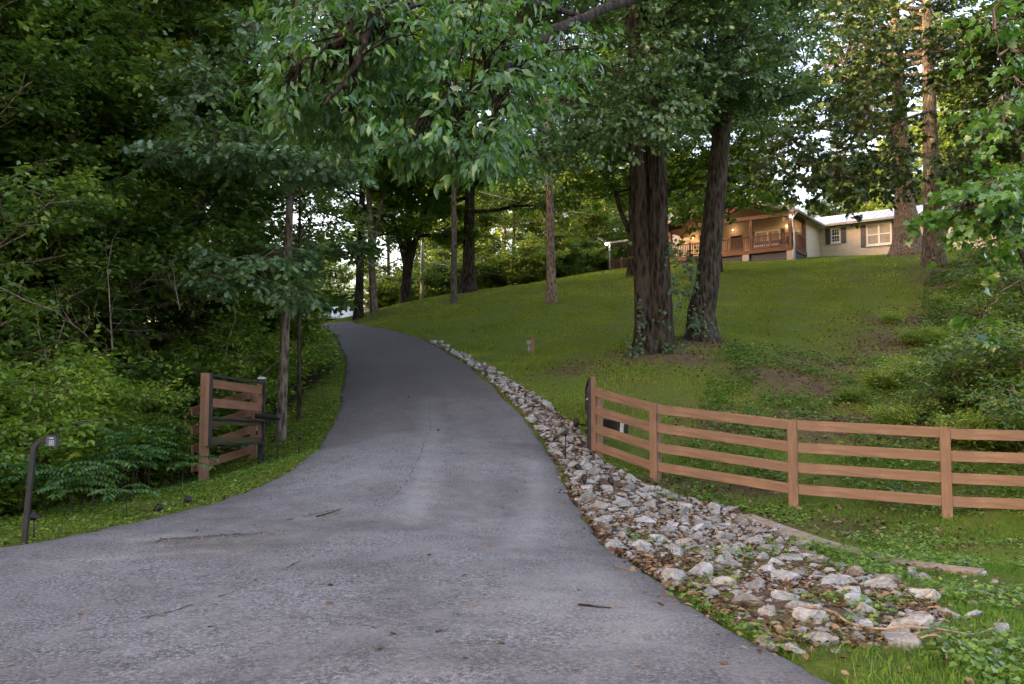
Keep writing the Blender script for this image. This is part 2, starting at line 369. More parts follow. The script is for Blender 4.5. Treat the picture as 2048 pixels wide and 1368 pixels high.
wear1 = px([(1030, 1100), (1080, 1010), (1070, 930)]); wear2 = px([(820, 1050), (850, 960), (862, 880), (858, 800)]); wear3 = px([(1080, 1230), (1180, 1150), (1300, 1290)])
wear4 = px([(300, 1085), (420, 1082), (560, 1075)])
rx, ry = RV[:, 0], RV[:, 1]
wr = np.maximum.reduce([np.exp(-(seg_d(rx, ry, wear1) / .22) ** 2) * .5, np.exp(-(seg_d(rx, ry, wear2) / .25) ** 2) * .6, np.exp(-(seg_d(rx, ry, wear3) / .3) ** 2) * .4, np.exp(-(seg_d(rx, ry, wear4) / .3) ** 2) * .5])
tt_ = np.tile(ts, nr); wr = np.maximum(wr, (np.exp(-((tt_ - .30) / .07) ** 2) + np.exp(-((tt_ - .70) / .07) ** 2)) * .25 * np.clip((ry - 7) / 4, 0, 1) * (rx > -7))
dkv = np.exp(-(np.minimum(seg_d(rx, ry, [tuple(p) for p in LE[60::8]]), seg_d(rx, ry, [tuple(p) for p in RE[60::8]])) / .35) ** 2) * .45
broke = px([(300, 1092), (390, 1084), (480, 1078), (560, 1070)]); dkv = np.maximum(dkv, .55 * np.exp(-(seg_d(rx, ry, broke) / .14) ** 2)); dkv = np.maximum(dkv, np.clip((ry - 13) / 9, 0, 1) * .85)  # last term: tree shade painted into the colour of the upper drive
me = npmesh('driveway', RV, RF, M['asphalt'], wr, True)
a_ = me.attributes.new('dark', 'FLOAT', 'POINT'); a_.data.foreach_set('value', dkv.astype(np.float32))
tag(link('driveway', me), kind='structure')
ROADP = np.vstack([LE, RE[::-1]])
def inpoly(x, y, poly):
    inside = np.zeros(x.shape, bool); n_ = len(poly); j = n_ - 1
    for i in range(n_):
        xi, yi = poly[i]; xj, yj = poly[j]
        if yi != yj:
            c_ = ((yi > y) != (yj > y)) & (x < (xj - xi) * (y - yi) / (yj - yi) + xi); inside ^= c_
        j = i
    return inside
ROADS = ROADP[::3]
# rock and bank regions (world)
rockL = px([(1560, 1290), (1440, 1230), (1300, 1150), (1225, 1095), (1180, 1045), (1142, 980), (1118, 925), (1090, 880), (1052, 832), (1000, 780), (955, 742), (910, 712), (860, 684)])
rockR = px([(872, 684), (930, 712), (985, 742), (1050, 780), (1110, 820), (1165, 870), (1195, 920), (1330, 985), (1450, 1015), (1560, 1060), (1640, 1120), (1800, 1170), (1900, 1230), (1860, 1290), (1700, 1300)])
ROCKP = np.array(rockL + rockR)
bank = [(cast(*p)[0], cast(*p)[1], r) for *p, r in [(1380, 718, 1.0), (1520, 745, 1.3), (1610, 765, 1.7), (1700, 730, 2.2), (1800, 690, 2.2), (1850, 640, 2.4), (1650, 850, 1.6), (1800, 860, 1.6), (1950, 860, 2), (1450, 850, 1.2),
    (1350, 970, .8), (1480, 980, .8), (1560, 1040, .7), (1700, 1060, 1), (1150, 740, .9), (1310, 705, 1.4), (1410, 685, 1.2), (1880, 540, 2), (1950, 560, 3), (1820, 512, 1.5)]]
# ground mesh
def axis(a, b, fa, fb, d, D):
    xs = [fa]
    while xs[-1] < fb: xs.append(xs[-1] + d)
    s = d
    while xs[-1] < b: s *= 1.18; xs.append(xs[-1] + min(s, D))
    s = d
    while xs[0] > a: s *= 1.18; xs.insert(0, xs[0] - min(s, D))
    return np.array(xs)
gx = axis(-900, 900, -16, 24, .16, 60); gy = axis(-400, 1500, 3, 34, .16, 60)
GX, GY = np.meshgrid(gx, gy); gz = Z(GX, GY)
def dist_poly(x, y, pl): return seg_d(x, y, [tuple(p) for p in pl] + [tuple(pl[0])])
near = (GX > -32) & (GX < 26) & (GY > -22) & (GY < 60)
inr = np.zeros(GX.shape, bool); inr[near] = inpoly(GX[near], GY[near], ROADS)
rng = np.random.default_rng(1)
jit = rng.normal(0, .012, GX.shape); outer = near & ~inr & (GY < 35)
gz[outer] += jit[outer]
gz += .05 * np.sin(GX * 1.7 + GY * .6) * np.sin(GY * 1.3 - GX * .4) * (np.hypot(GX, GY - 20) < 60) * (~inr)
gz[inr] -= .09
rk = np.zeros(GX.shape); sub = near & (GX > -3) & (GX < 8) & (GY < 36)
rk[sub] = inpoly(GX[sub], GY[sub], ROCKP) * np.where(GY[sub] < 9, .62, 1)
def fieldat(x, y):
    b = np.zeros(x.shape)
    for bx, by, r in bank: b = np.maximum(b, .82 * np.exp(-((x - bx) ** 2 + (y - by) ** 2) / (1.25 * r) ** 2))
    return b
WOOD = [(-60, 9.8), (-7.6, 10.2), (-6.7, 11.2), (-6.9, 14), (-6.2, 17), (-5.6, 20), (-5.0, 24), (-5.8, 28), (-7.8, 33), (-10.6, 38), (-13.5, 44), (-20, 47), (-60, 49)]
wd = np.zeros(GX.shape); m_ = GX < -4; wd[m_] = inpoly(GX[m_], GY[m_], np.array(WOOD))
dirt = np.clip(np.maximum(rk, fieldat(GX, GY) * .8), 0, 1)
# soften
def blur(a):
    b = a.copy(); b[1:-1, 1:-1] = (a[1:-1, 1:-1] * 2 + a[:-2, 1:-1] + a[2:, 1:-1] + a[1:-1, :-2] + a[1:-1, 2:]) / 6; return b
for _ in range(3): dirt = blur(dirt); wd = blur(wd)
ny, nx = GX.shape; ii = (np.arange(ny - 1)[:, None] * nx + np.arange(nx - 1)[None]).ravel()
GF = np.c_[ii, ii + 1, ii + nx + 1, ii + nx]
n = N('lawn and soil'); v = n.co()
a = n.noise(v, 14, 6, .7); b = n.noise(v, .55, 5, .6, .6); d = n.noise(v, 3.2, 6, .7, .3); f = n.noise(v, 60, 4, .8)
g = n.ramp(a, [(.3, (.055, .08, .012)), (.55, (.11, .15, .02)), (.75, (.19, .21, .04))])
g = n.mix(n.ramp(b, [(.45, (0, 0, 0)), (.7, (.6, .6, .6))]), g, (.13, .105, .035))
s = n.ramp(f, [(.3, (.05, .03, .02)), (.55, (.14, .09, .06)), (.75, (.26, .18, .12))])
dm = n.math('ADD', n.attr('rnd'), n.math('MULTIPLY', n.math('SUBTRACT', d, .5), 1.6)); dm = n.ramp(dm, [(.35, (0, 0, 0)), (.62, (1, 1, 1))])
c = n.mix(dm, g, s)
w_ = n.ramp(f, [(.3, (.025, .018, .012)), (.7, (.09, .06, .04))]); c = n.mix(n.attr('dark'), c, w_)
n.bump(n.math('ADD', a, f), .8, .04); M['ground'] = n.set(c, .95, spec=.1)
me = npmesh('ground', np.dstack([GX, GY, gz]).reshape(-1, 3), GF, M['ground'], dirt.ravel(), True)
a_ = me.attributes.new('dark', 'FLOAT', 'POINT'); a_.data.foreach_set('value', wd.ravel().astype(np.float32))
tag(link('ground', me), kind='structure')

# cracks: thin irregular sheets just above the asphalt
M['crack'] = flat('crack soil', (.05, .044, .042), .95, var=.5, scale=30)
def crack(pts, w, label, seed=0, step=.05, gap=.0):
    rg = np.random.default_rng(seed); p = np.array([tuple(cast(*q)[:2]) for q in pts])
    s = np.r_[0, np.cumsum(np.hypot(*np.diff(p, axis=0).T))]; t = np.arange(0, s[-1], step)
    c_ = np.c_[np.interp(t, s, p[:, 0]), np.interp(t, s, p[:, 1])]; c_ += np.cumsum(rg.normal(0, .008, c_.shape), 0) * .8 + rg.normal(0, .012, c_.shape)
    dr = np.gradient(c_, axis=0); nn = np.c_[-dr[:, 1], dr[:, 0]]; nn /= np.linalg.norm(nn, axis=1)[:, None] + 1e-9
    ww = .6 * w * np.clip(rg.gamma(1.6, .6, len(t)), .15, 3) * (rg.random(len(t)) > gap)
    a = c_ + nn * ww[:, None] / 2; b = c_ - nn * ww[:, None] / 2
    V = np.vstack([np.c_[a, Z(a[:, 0], a[:, 1]) + .040], np.c_[b, Z(b[:, 0], b[:, 1]) + .040]]); m = len(t)
    k = np.arange(m - 1); o = link('road_crack', npmesh('road_crack', V, np.c_[k, k + 1, k + 1 + m, k + m], M['crack'])); tag(o, kind='structure')
crack([(858, 795), (862, 860), (850, 905), (835, 960), (800, 1010)], .018, '', 1, gap=.25)
crack([(640, 1110), (520, 1165), (400, 1212), (260, 1250), (110, 1275)], .022, '', 2, gap=.3)
crack([(305, 1092), (330, 1085), (380, 1082), (440, 1078), (480, 1075)], .12, '', 3, .04)
crack([(470, 1075), (510, 1076), (545, 1071), (565, 1068)], .085, '', 4)
crack([(575, 1046), (620, 1035), (680, 1024)], .06, '', 5, gap=.2)
crack([(845, 911), (930, 912), (1090, 916)], .02, '', 6, gap=.1)
crack([(800, 1010), (740, 1050), (640, 1110)], .012, '', 7, gap=.5)
# ------------------------------------------------------------------ leaves
def fan(out):  # outline (x,y,z) ccw from base; fan around midrib centre
    return np.array(out, float)
T_RHOMB = (np.array([(0, 0, 0), (.30, .42, .07), (0, 1, -.06), (-.30, .42, .07)], float), np.array([(0, 1, 2), (0, 2, 3)]))
def lobed(pts, droop=.12):
    half = [(x, y, .10 * x * 2 - droop * y * y) for x, y in pts]
    left = [(-x, y, z) for x, y, z in half[::-1] if x > 0]
    o = half + left; ctr = [(0, .45, -.02)]
    V = np.array(ctr + o, float); n_ = len(o)
    return V, np.array([(0, 1 + i, 1 + (i + 1) % n_) for i in range(n_)])
T_OVAL = lobed([(0, 0), (.13, .12), (.27, .34), (.30, .55), (.20, .78), (0, 1.05)], .22)
T_NEAR = lobed([(0, 0), (.09, .14), (.19, .36), (.20, .52), (.11, .78), (0, 1.08)], .22)
T_OAK = lobed([(0, 0), (.08, .18), (.26, .26), (.12, .40), (.38, .52), (.17, .64), (.26, .84), (0, 1)], .1)
T_MAPLE = lobed([(0, 0), (.30, .02), (.55, .22), (.34, .38), (.48, .66), (.20, .62), (0, 1.0)], .15)
def leaves(name, pos, d, nrm, size, tmpl, mat, seed=0, parent=None, rnd=None, wscale=1.0):
    tv, tf = tmpl; rg = np.random.default_rng(seed)
    d = d / (np.linalg.norm(d, axis=1)[:, None] + 1e-9); s = np.cross(d, nrm); s /= np.linalg.norm(s, axis=1)[:, None] + 1e-9
    nn = np.cross(s, d); size = np.broadcast_to(size, (len(pos),))
    V = pos[:, None, :] + size[:, None, None] * (tv[None, :, 0, None] * s[:, None, :] * wscale + tv[None, :, 1, None] * d[:, None, :] + tv[None, :, 2, None] * nn[:, None, :])
    k = len(tv); Fc = (tf[None] + (np.arange(len(pos)) * k)[:, None, None]).reshape(-1, 3)
    r = np.repeat(rg.random(len(pos)) if rnd is None else rnd, k)
    me = npmesh(name, V.reshape(-1, 3), Fc, mat, r)
    return link(name, me, parent) if parent != 'mesh' else me
def twig_leaves(A, B, lpt, ls, rg, droop=.15, spread=.28, flatness=.45):
    """A,B (N,3) twig ends -> leaf arrays"""
    A = np.repeat(A, lpt, 0); B = np.repeat(B, lpt, 0); m = len(A)
    t = rg.uniform(.05, 1.08, (m, 1)); D = B - A; L = np.linalg.norm(D, axis=1)[:, None] + 1e-6; D = D / L
    up = np.array([[0, 0, 1.]]); S = np.cross(D, up); S /= np.linalg.norm(S, axis=1)[:, None] + 1e-6
    sg = rg.choice([-1., 1.], (m, 1)); off = rg.uniform(0, spread, (m, 1)) * (1.15 - t)
    pos = A + D * L * t + S * sg * off + rg.normal(0, spread * .28, (m, 3)) * np.array([1, 1, .6])
    ld = D * .6 + S * sg * rg.uniform(.3, 1.1, (m, 1)) + rg.normal(0, .3, (m, 3)); ld[:, 2] -= droop * rg.uniform(.3, 2, m)
    nr = up + rg.normal(0, flatness, (m, 3)); size = ls * rg.uniform(.65, 1.25, m)
    tw = rg.random(len(A) // lpt); rnd = np.clip(np.repeat(tw, lpt) * .5 + rg.random(m) * .5, 0, 1)
    return pos, ld, nr, size, rnd
def grow(seed, H, r0, cb, cr, nl=16, ns=7, nt=5, lpt=30, ls=.12, lean=(0, 0), mat='leaf_woods', bk='bark_dark', tmpl=T_RHOMB, loc=(0, 0, 0), name='tree', label='', cat='tree',
         group=None, fork=None, low=.12, flare=.5, squash=.8, droop=.15, top=.3, sides=10, spread=.3, bend=.25, az=None, trunk_top=.97, rz=0, ridge=.0, crown_name='crown'):
    rg = np.random.default_rng(seed); rn = random.Random(seed)
    root = empty(name, loc, label, cat, group, rz)
    mb = MB(); K = 14; tr = []
    wob = np.cumsum(rg.normal(0, .05 * bend * H / 10, (K + 1, 2)), 0) * .6
    for k in range(K + 1):
        f = (k / K) ** 1.25; h = H * trunk_top * f; tr.append(Vector((lean[0] * f + wob[k][0] * f, lean[1] * f + wob[k][1] * f, h)))
    rad = [r0 * (1 - .8 * min(1, p.z / H) ** .9) + flare * r0 * math.exp(-p.z / (r0 * 1.3)) for p in tr]
    # extra base rings for the flare
    tr2 = [Vector((0, 0, -.35)), tr[0], Vector((0, 0, r0 * .5)), Vector((0, 0, r0 * 1.2)), Vector((0, 0, r0 * 2.4))] + [p for p in tr[1:] if p.z > r0 * 3]
    base_r = [rad[0] * 1.15, rad[0], r0 + flare * r0 * math.exp(-.38), r0 + flare * r0 * math.exp(-.92), r0 + flare * r0 * math.exp(-1.8)] + [rr_ for p, rr_ in zip(tr[1:], rad[1:]) if p.z > r0 * 3]
    nsd = sides if not ridge else 22; rr = [rn.uniform(-1, 1) for _ in range(nsd)]
    mb.tube(tr2, base_r, nsd, True, ridge, rr)
    def at(h):
        for a, b, ra, rb in zip(tr[:-1], tr[1:], rad[:-1], rad[1:]):
            if b.z >= h: t = (h - a.z) / max(1e-6, b.z - a.z); return a.lerp(b, t), ra + (rb - ra) * t
        return tr[-1].copy(), rad[-1]
    A, B = [], []
    def limb(p0, d, L, r, nsub, depth_twigs):
        pts = [p0.copy()]; q = p0.copy(); dd = d.copy(); seg = 6
        for k in range(seg):
            dd = (dd + Vector((rn.gauss(0, .13), rn.gauss(0, .13), rn.gauss(.03, .09)))).normalized(); q = q + dd * L / seg; pts.append(q.copy())
        mb.tube(pts, [r * (1 - .8 * k / seg) for k in range(seg + 1)], 6, False)
        for j in range(nsub):
            t = .22 + .78 * (j + rn.random()) / nsub; x = t * seg; i = min(seg - 1, int(x)); p = pts[i].lerp(pts[i + 1], x - i); ld = (pts[i + 1] - pts[i]).normalized()
            sgn = 1 if j % 2 else -1; side = ld.cross(Vector((0, 0, 1)))
            if side.length < .1: side = Vector((rn.gauss(0, 1), rn.gauss(0, 1), 0))
            side.normalize(); sdv = (ld * rn.uniform(.3, 1) + side * sgn * rn.uniform(.5, 1.1) + Vector((0, 0, rn.uniform(-.25, .35)))).normalized()
            sl = L * .42 * (1.25 - t) * rn.uniform(.7, 1.3) + .35; e = p + sdv * sl; m2 = p.lerp(e, .5) + Vector((0, 0, rn.uniform(-.05, .12) * sl))
            mb.tube([p, m2, e], [r * .3 * (1.2 - t) + .008, r * .15 + .006, .004], 4, False)
            for _ in range(nt):
                tt = rn.uniform(.15, 1); b0 = (p.lerp(m2, tt * 2) if tt < .5 else m2.lerp(e, tt * 2 - 1))
                td = (sdv * .7 + Vector((rn.gauss(0, .6), rn.gauss(0, .6), rn.gauss(-.02, .28)))).normalized(); A.append(b0); B.append(b0 + td * rn.uniform(.35, .85) * (.6 + ls * 4))
        td = dd; A.append(pts[-1]); B.append(pts[-1] + td * .6)
    def whorl(getp, h0, h1, n_, scale=1.0):
        for i in range(n_):
            f = (i + rn.random() * .8) / n_; h = h0 + (h1 - h0) * f ** .9; p, r = getp(h)
            a = (i * 2.399 + rn.uniform(-.5, .5)) if az is None else rn.uniform(*az)
            prof = (1 - f) ** .55 * (1 - squash * .25) + .25 if f > .25 else .75 + f
            el = R(-4 + low * 60 + 55 * f ** 1.4 + rn.uniform(-10, 12)); L = cr * prof * rn.uniform(.75, 1.2) * scale
            limb(p, Vector((math.cos(a) * math.cos(el), math.sin(a) * math.cos(el), math.sin(el))), L, max(.02, r * .45), ns, nt)
    if fork:      # (height, (dx,dy) lean per metre, length, radius)
        for fh, dx, dy, fl, fr, *ofs in fork:
            p0, r_ = at(fh)
            if ofs: p0 = p0 + Vector((ofs[0], ofs[1], 0))
            pts = [p0 + Vector((dx * k, dy * k, k)) * (fl / 6 * 1.0) + Vector((rn.gauss(0, .04), rn.gauss(0, .04), 0)) * k for k in range(7)]
            pts[0] = p0 - Vector((0, 0, .1 if not ofs else .6)); rs = [fr * (1 - .75 * k / 6) for k in range(7)]
            if ofs: pts.insert(1, p0 + Vector((dx, dy, 1)) * .5); rs = [fr * 1.35, fr * 1.12] + [fr * (1 - .7 * k / 6) for k in range(1, 7)]
            mb.tube(pts, rs, 9 if not ofs else 22, True, ridge if ofs else 0, rr if ofs else None)
            def gp(h, pts=pts, rs=rs):
                for a, b, ra, rb in zip(pts[:-1], pts[1:], rs[:-1], rs[1:]):
                    if b.z >= h: t = max(0, (h - a.z) / max(1e-6, b.z - a.z)); return a.lerp(b, t), ra + (rb - ra) * t
                return pts[-1].copy(), rs[-1]
            whorl(gp, max(cb, p0.z + .6), pts[-1].z, max(3, nl // 2), .75)
    whorl(at, cb, H * trunk_top, nl)
    mb.build('trunk', M[bk], root, True)
    A = np.array([tuple(p) for p in A]); B = np.array([tuple(p) for p in B])
    pos, ld, nr, size, rnd = twig_leaves(A, B, lpt, ls, rg, droop, spread)
    leaves(crown_name, pos, ld, nr, size, tmpl, M[mat], seed, root, rnd)
    return root
def shrub(seed, H, Rr_, stems=9, nt=9, lpt=24, ls=.08, mat='leaf_shrub', tmpl=T_RHOMB, loc=(0, 0, 0), name='shrub', label='', group=None, droop=.1, cat='shrub', spread=.22):
    rg = np.random.default_rng(seed); rn = random.Random(seed); root = empty(name, loc, label, cat, group, 0); mb = MB(); A, B = [], []
    for i in range(stems):
        a = rn.uniform(0, 6.28); out = Rr_ * rn.uniform(.2, 1) ; h = H * rn.uniform(.55, 1) * (1 - .35 * out / Rr_)
        p = Vector((math.cos(a) * .012, math.sin(a) * .012, -.1)); pts = [p]
        for k in range(1, 7):
            f = k / 6; pts.append(Vector((math.cos(a) * out * f ** 1.3 + rn.gauss(0, .05), math.sin(a) * out * f ** 1.3 + rn.gauss(0, .05), h * f)))
        mb.tube(pts, [.022 * (1 - .75 * k / 6) for k in range(7)], 5, False)
        for j in range(nt):
            t = rn.uniform(.12, 1) * 6; k = min(5, int(t)); b0 = pts[k].lerp(pts[k + 1], t - k); aa = rn.uniform(0, 6.28); L = Rr_ * rn.uniform(.25, .55)
            b1 = b0 + Vector((math.cos(aa) * L, math.sin(aa) * L, rn.uniform(-.1, .35) * L)); mb.tube([b0, b1], [.007, .003], 3, False)
            for q in range(3):
                s0 = b0.lerp(b1, rn.uniform(.2, 1)); td = Vector((rn.gauss(0, 1), rn.gauss(0, 1), rn.gauss(.1, .4))).normalized(); A.append(tuple(s0)); B.append(tuple(s0 + td * rn.uniform(.2, .45)))
    mb.build('stem', M['twig'], root, True)
    pos, ld, nr, size, rnd = twig_leaves(np.array(A), np.array(B), lpt, ls, rg, droop, spread)
    k = pos[:, 2] > .03
    leaves('foliage', pos[k], ld[k], nr[k], size[k], tmpl, M[mat], seed, root, rnd[k]); return root
def place(proto, used, x, y, rz, s, label=None, group=None, dz=0, name=None):
    o = proto if not used else copy_tree(proto)
    o.location = (x, y, Z(x, y) + dz); o.rotation_euler = (0, 0, rz); o.scale = (s, s, s)
    if label: o['label'] = label
    if group: o['group'] = group
    return o

# ------------------------------------------------------------------ left woods (shared meshes)
rn = random.Random(11)
WL = 'dark leafy tree in the dense woods left of the driveway'
woods = [grow(21, 15, .19, 1.2, 3.6, 34, 8, 5, 30, .17, (.5, .2), 'leaf_woods', 'bark_dark', name='woodland_tree', label=WL, flare=.3),
         grow(22, 17, .22, 1.8, 4.0, 36, 8, 5, 30, .18, (-.6, .3), 'leaf_woods', 'bark_grey', name='woodland_tree', label=WL, flare=.3),
         grow(23, 12, .13, .8, 2.9, 32, 7, 5, 30, .15, (.3, -.4), 'leaf_woods', 'twig', name='woodland_tree', label=WL, flare=.3, low=.3)]
spots = []
edge_x = lambda y: np.interp(y, [10, 14, 18, 22, 27, 32, 38, 46], [-8.2, -8.2, -7.6, -7.2, -8.2, -10.6, -14.4, -18.5])
y = 14.5
while y < 47:
    x = edge_x(y) - rn.uniform(.8, 1.6)
    while x > -.68 * y - 5:
        if not (y < 17 and x > -8.5): spots.append((x + rn.uniform(-.8, .8) - .5, y + rn.uniform(-1, 1)))
        x -= rn.uniform(2.6, 3.9) * (1 if y < 30 else 1.35)
    y += 3.0 if y < 26 else 4.2
cnt = [0, 0, 0]
for i, (x, y) in enumerate(spots):
    k = rn.choice([0, 1, 2]) if y > 20 else rn.choice([0, 2, 2, 1])
    place(woods[k], cnt[k], x, y, rn.uniform(0, 6.28), rn.uniform(.85, 1.2) * (1.35 if y > 33 else 1), WL, 'trees of the dense woods left of the driveway'); cnt[k] += 1

# the same woods carry on unseen past the left edge, added as shadow casters
for x, y in [(-29, 40), (-32, 44), (-36, 40), (-35, 50), (-40, 46), (-31, 54), (-27, 58), (-15, 9.5), (-19, 7), (-24, 4.5), (-20, 11), (-26, 9), (-30, 6), (-22, 1), (-28, 0), (-33, 3), (-24, -4), (-30, -6), (-36, -2), (-34, 9), (-38, 4), (-27, -10), (-34, -11), (-40, 10), (-31, 14), (-37, 17), (-33, 21), (-38, 26), (-36, 32), (-34, 38), (-42, -7)]:
    k = rn.choice([0, 1]); place(woods[k], 1, x, y, rn.uniform(0, 6.28), rn.uniform(1.0, 1.3), WL, 'trees of the dense woods left of the driveway')

# ------------------------------------------------------------------ named trees
def trunk_loc(u, v, Y): p = P(u, v, Y); return (p.x, p.y, Z(p.x, p.y))
def wpx(w, Y): return w / F * Y / 2
grow(31, 17, wpx(21, 18.6), 9.2, 2.6, 10, 5, 4, 24, .15, (.25, .1), 'leaf_oak', 'bark_grey', T_OAK, trunk_loc(562, 880, 18.6), 'young_oak_tree',
     'slim straight oak trunk in the grass verge just behind the left gate', group=None, az=(-.4, 3.2), bend=.12, flare=.25, low=.05)
grow(32, 10, wpx(10, 18.8), 4.0, 1.9, 10, 5, 4, 22, .12, (-.2, .3), 'leaf_woods', 'bark_dark', T_RHOMB, trunk_loc(598, 832, 19.8), 'sapling_tree',
     'thin crooked sapling just right of the slim oak by the left gate', bend=.3, flare=.2)
# row at the top of the drive
grow(41, 15, wpx(19, 43), 3.6, 4.2, 20, 8, 5, 28, .21, (.3, 0), 'leaf_maple', 'bark_dark', T_RHOMB, trunk_loc(717, 632, 43), 'maple_tree', 'stout tree with low spreading branches beside the white metal roofed barn', flare=.35, group=None)
grow(42, 17, wpx(16, 43), 6.2, 3.8, 16, 7, 5, 28, .21, (-.9, 0), 'leaf_maple', 'bark_tan', T_RHOMB, trunk_loc(748, 623, 43), 'maple_tree', 'slender tree forking into a narrow V above the driveway bend', flare=.2, fork=[(3.2, .22, 0, 8, .13)])
grow(43, 16, wpx(21, 46), 3.4, 5.0, 24, 8, 5, 30, .21, (.4, 0), 'leaf_maple', 'bark_dark', T_RHOMB, trunk_loc(812, 606, 46), 'maple_tree', 'dark low forking tree on the lawn crest left of the utility pole', flare=.3, fork=[(1.6, .28, 0, 9, .2), (1.9, -.3, .1, 8, .17)])
grow(44, 17, wpx(14, 42), 7.5, 3.2, 15, 7, 5, 28, .21, (-.1, 0), 'leaf_maple', 'bark_grey', T_RHOMB, trunk_loc(908, 607, 42), 'hickory_tree', 'thin straight tree in front of the thick black trunk on the lawn crest', flare=.3, bend=.12)
grow(45, 18, wpx(27, 46), 4.4, 6.0, 26, 9, 5, 30, .22, (.3, 0), 'leaf_maple', 'bark_dark', T_RHOMB, trunk_loc(936, 584, 46), 'oak_tree', 'thick nearly black trunk with a flared foot on the lawn crest', flare=.75)
grow(46, 17, wpx(20, 35), 7.4, 4.4, 20, 8, 5, 30, .18, (-.2, 0), 'leaf_maple', 'bark_tan', T_RHOMB, trunk_loc(1103, 604, 35), 'hickory_tree', 'straight tan barked tree alone in the middle of the lawn', flare=.5, bend=.08)
grow(47, 14, wpx(20, 45), 4.0, 4.8, 24, 8, 5, 30, .19, (.2, 0), 'leaf_maple', 'bark_dark', T_RHOMB, trunk_loc(1265, 553, 45), 'maple_tree', 'bright leaved tree with many forks just left of the thick twin trunk', flare=.5, fork=[(2.2, -.45, 0, 7, .15), (2.0, .3, -.1, 7, .15)])
grow(48, 15, wpx(17, 44), 3.2, 4.6, 24, 8, 5, 28, .19, (-.2, 0), 'leaf_maple', 'bark_dark', T_RHOMB, trunk_loc(1436, 546, 44), 'maple_tree', 'forked tree in front of the porch between the leaning trunk and the gable', flare=.5, fork=[(3.2, .38, 0, 8, .14), (3.6, -.25, 0, 7, .12)])
grow(51, 20, wpx(44, 46), 6.4, 6.2, 30, 9, 6, 30, .19, (-.4, 0), 'leaf_shaded', 'bark_tan', T_RHOMB, trunk_loc(1815, 508, 46), 'oak_tree', 'large tree with a wide flared root base in front of the house wall', flare=.85, bend=.1, az=(-.35, 3.5))
grow(52, 20, wpx(40, 40), 8.5, 5.4, 26, 9, 6, 30, .18, (.1, 0), 'leaf_shaded', 'bark_grey', T_RHOMB, trunk_loc(1868, 530, 40), 'oak_tree', 'straight grey trunk nearer than the root flared tree at the right end of the house', flare=.35, bend=.1, az=(-.35, 3.5))
# the big pair: twin boled left tree and leaning right tree
def big_trunks():
    b = P(1294, 704, 23); loc = Vector((b.x, b.y, Z(b.x, b.y)))
    r1 = grow(61, 19, .30, 6.6, 5.0, 30, 10, 7, 34, .15, (-.55, .2), 'leaf_oak', 'bark_dark', T_RHOMB, loc, 'twin_trunk_oak', 'huge dark furrowed trunk grown together from two boles on the lawn', flare=.6, bend=.05, ridge=.07, top=.2, low=.05,
              fork=[(.1, .0, .0, 17, .30, .37, -.05)])
    b = P(1404, 678, 24.4)
    r2 = grow(62, 19, .355, 8.6, 4.2, 26, 9, 6, 28, .14, (2.1, .3), 'leaf_oak', 'bark_oak', T_RHOMB, (b.x, b.y, Z(b.x, b.y)), 'leaning_oak', 'large trunk leaning right beside the twin boled trunk', flare=.5, bend=.03, ridge=.06, low=.2)
    return r1, r2
twin, leaning = big_trunks()

# ------------------------------------------------------------------ sprays: limbs that carry leaves to given places
def spray(root, path, r0, clusters, tmpl, mat, ls, seed, lpt=12, tl=.5, droop=.5, limb_name='limb', fol_name='foliage', flat_=.5, nt=14, spread=.12, bk='bark_dark'):
    """path: world points of the limb; clusters: (centre, radius xyz)."""
    rg = np.random.default_rng(seed); rn_ = random.Random(seed); mb = MB(); inv = Matrix.Translation(-root.location)
    for pth in path:
        m = len(pth); sm = []
        for i in range(m - 1):
            for k in range(4): sm.append(pth[i].lerp(pth[i + 1], k / 4) + Vector((rn_.gauss(0, .02), rn_.gauss(0, .02), rn_.gauss(0, .02))))
        sm.append(pth[-1]); rr = r0 if pth is path[0] else r0 * .4
        mb.tube([inv @ p for p in sm], [rr * (1 - .8 * i / len(sm)) for i in range(len(sm))], 8, True)
    nodes = [p for pth in path for p in pth[1:]] + [a.lerp(b, .5) for pth in path for a, b in zip(pth[1:-1], pth[2:])]
    A, B = [], []
    for c, rad in clusters:
        near_ = min(nodes, key=lambda p: (p - c).length); mid = near_.lerp(c, .5) + Vector((0, 0, .08))
        mb.tube([inv @ near_, inv @ mid, inv @ c], [.022, .014, .006], 5, False)
        for _ in range(nt):
            q = c + Vector((rn_.gauss(0, rad[0] * .5), rn_.gauss(0, rad[1] * .5), rn_.gauss(0, rad[2] * .5)))
            s0 = mid.lerp(c, rn_.random()); mb.tube([inv @ s0, inv @ q], [.006, .003], 3, False)
            td = ((q - s0).normalized() + Vector((rn_.gauss(0, .4), rn_.gauss(0, .4), -.25))).normalized()
            A.append(tuple(inv @ q)); B.append(tuple(inv @ (q + td * tl * rn_.uniform(.6, 1.2))))
    mb.build(limb_name, M[bk], root, True)
    pos, ld, nr, size, rnd = twig_leaves(np.array(A), np.array(B), lpt, ls, rg, droop, spread, flat_)
    leaves(fol_name, pos, ld, nr, size, tmpl, M[mat], seed, root, rnd)
def clus(lst, k=1.0): return [(P(u, v, Y), (ru / F * Y * k, .5 * k, rv / F * Y * k)) for u, v, Y, ru, rv in lst]
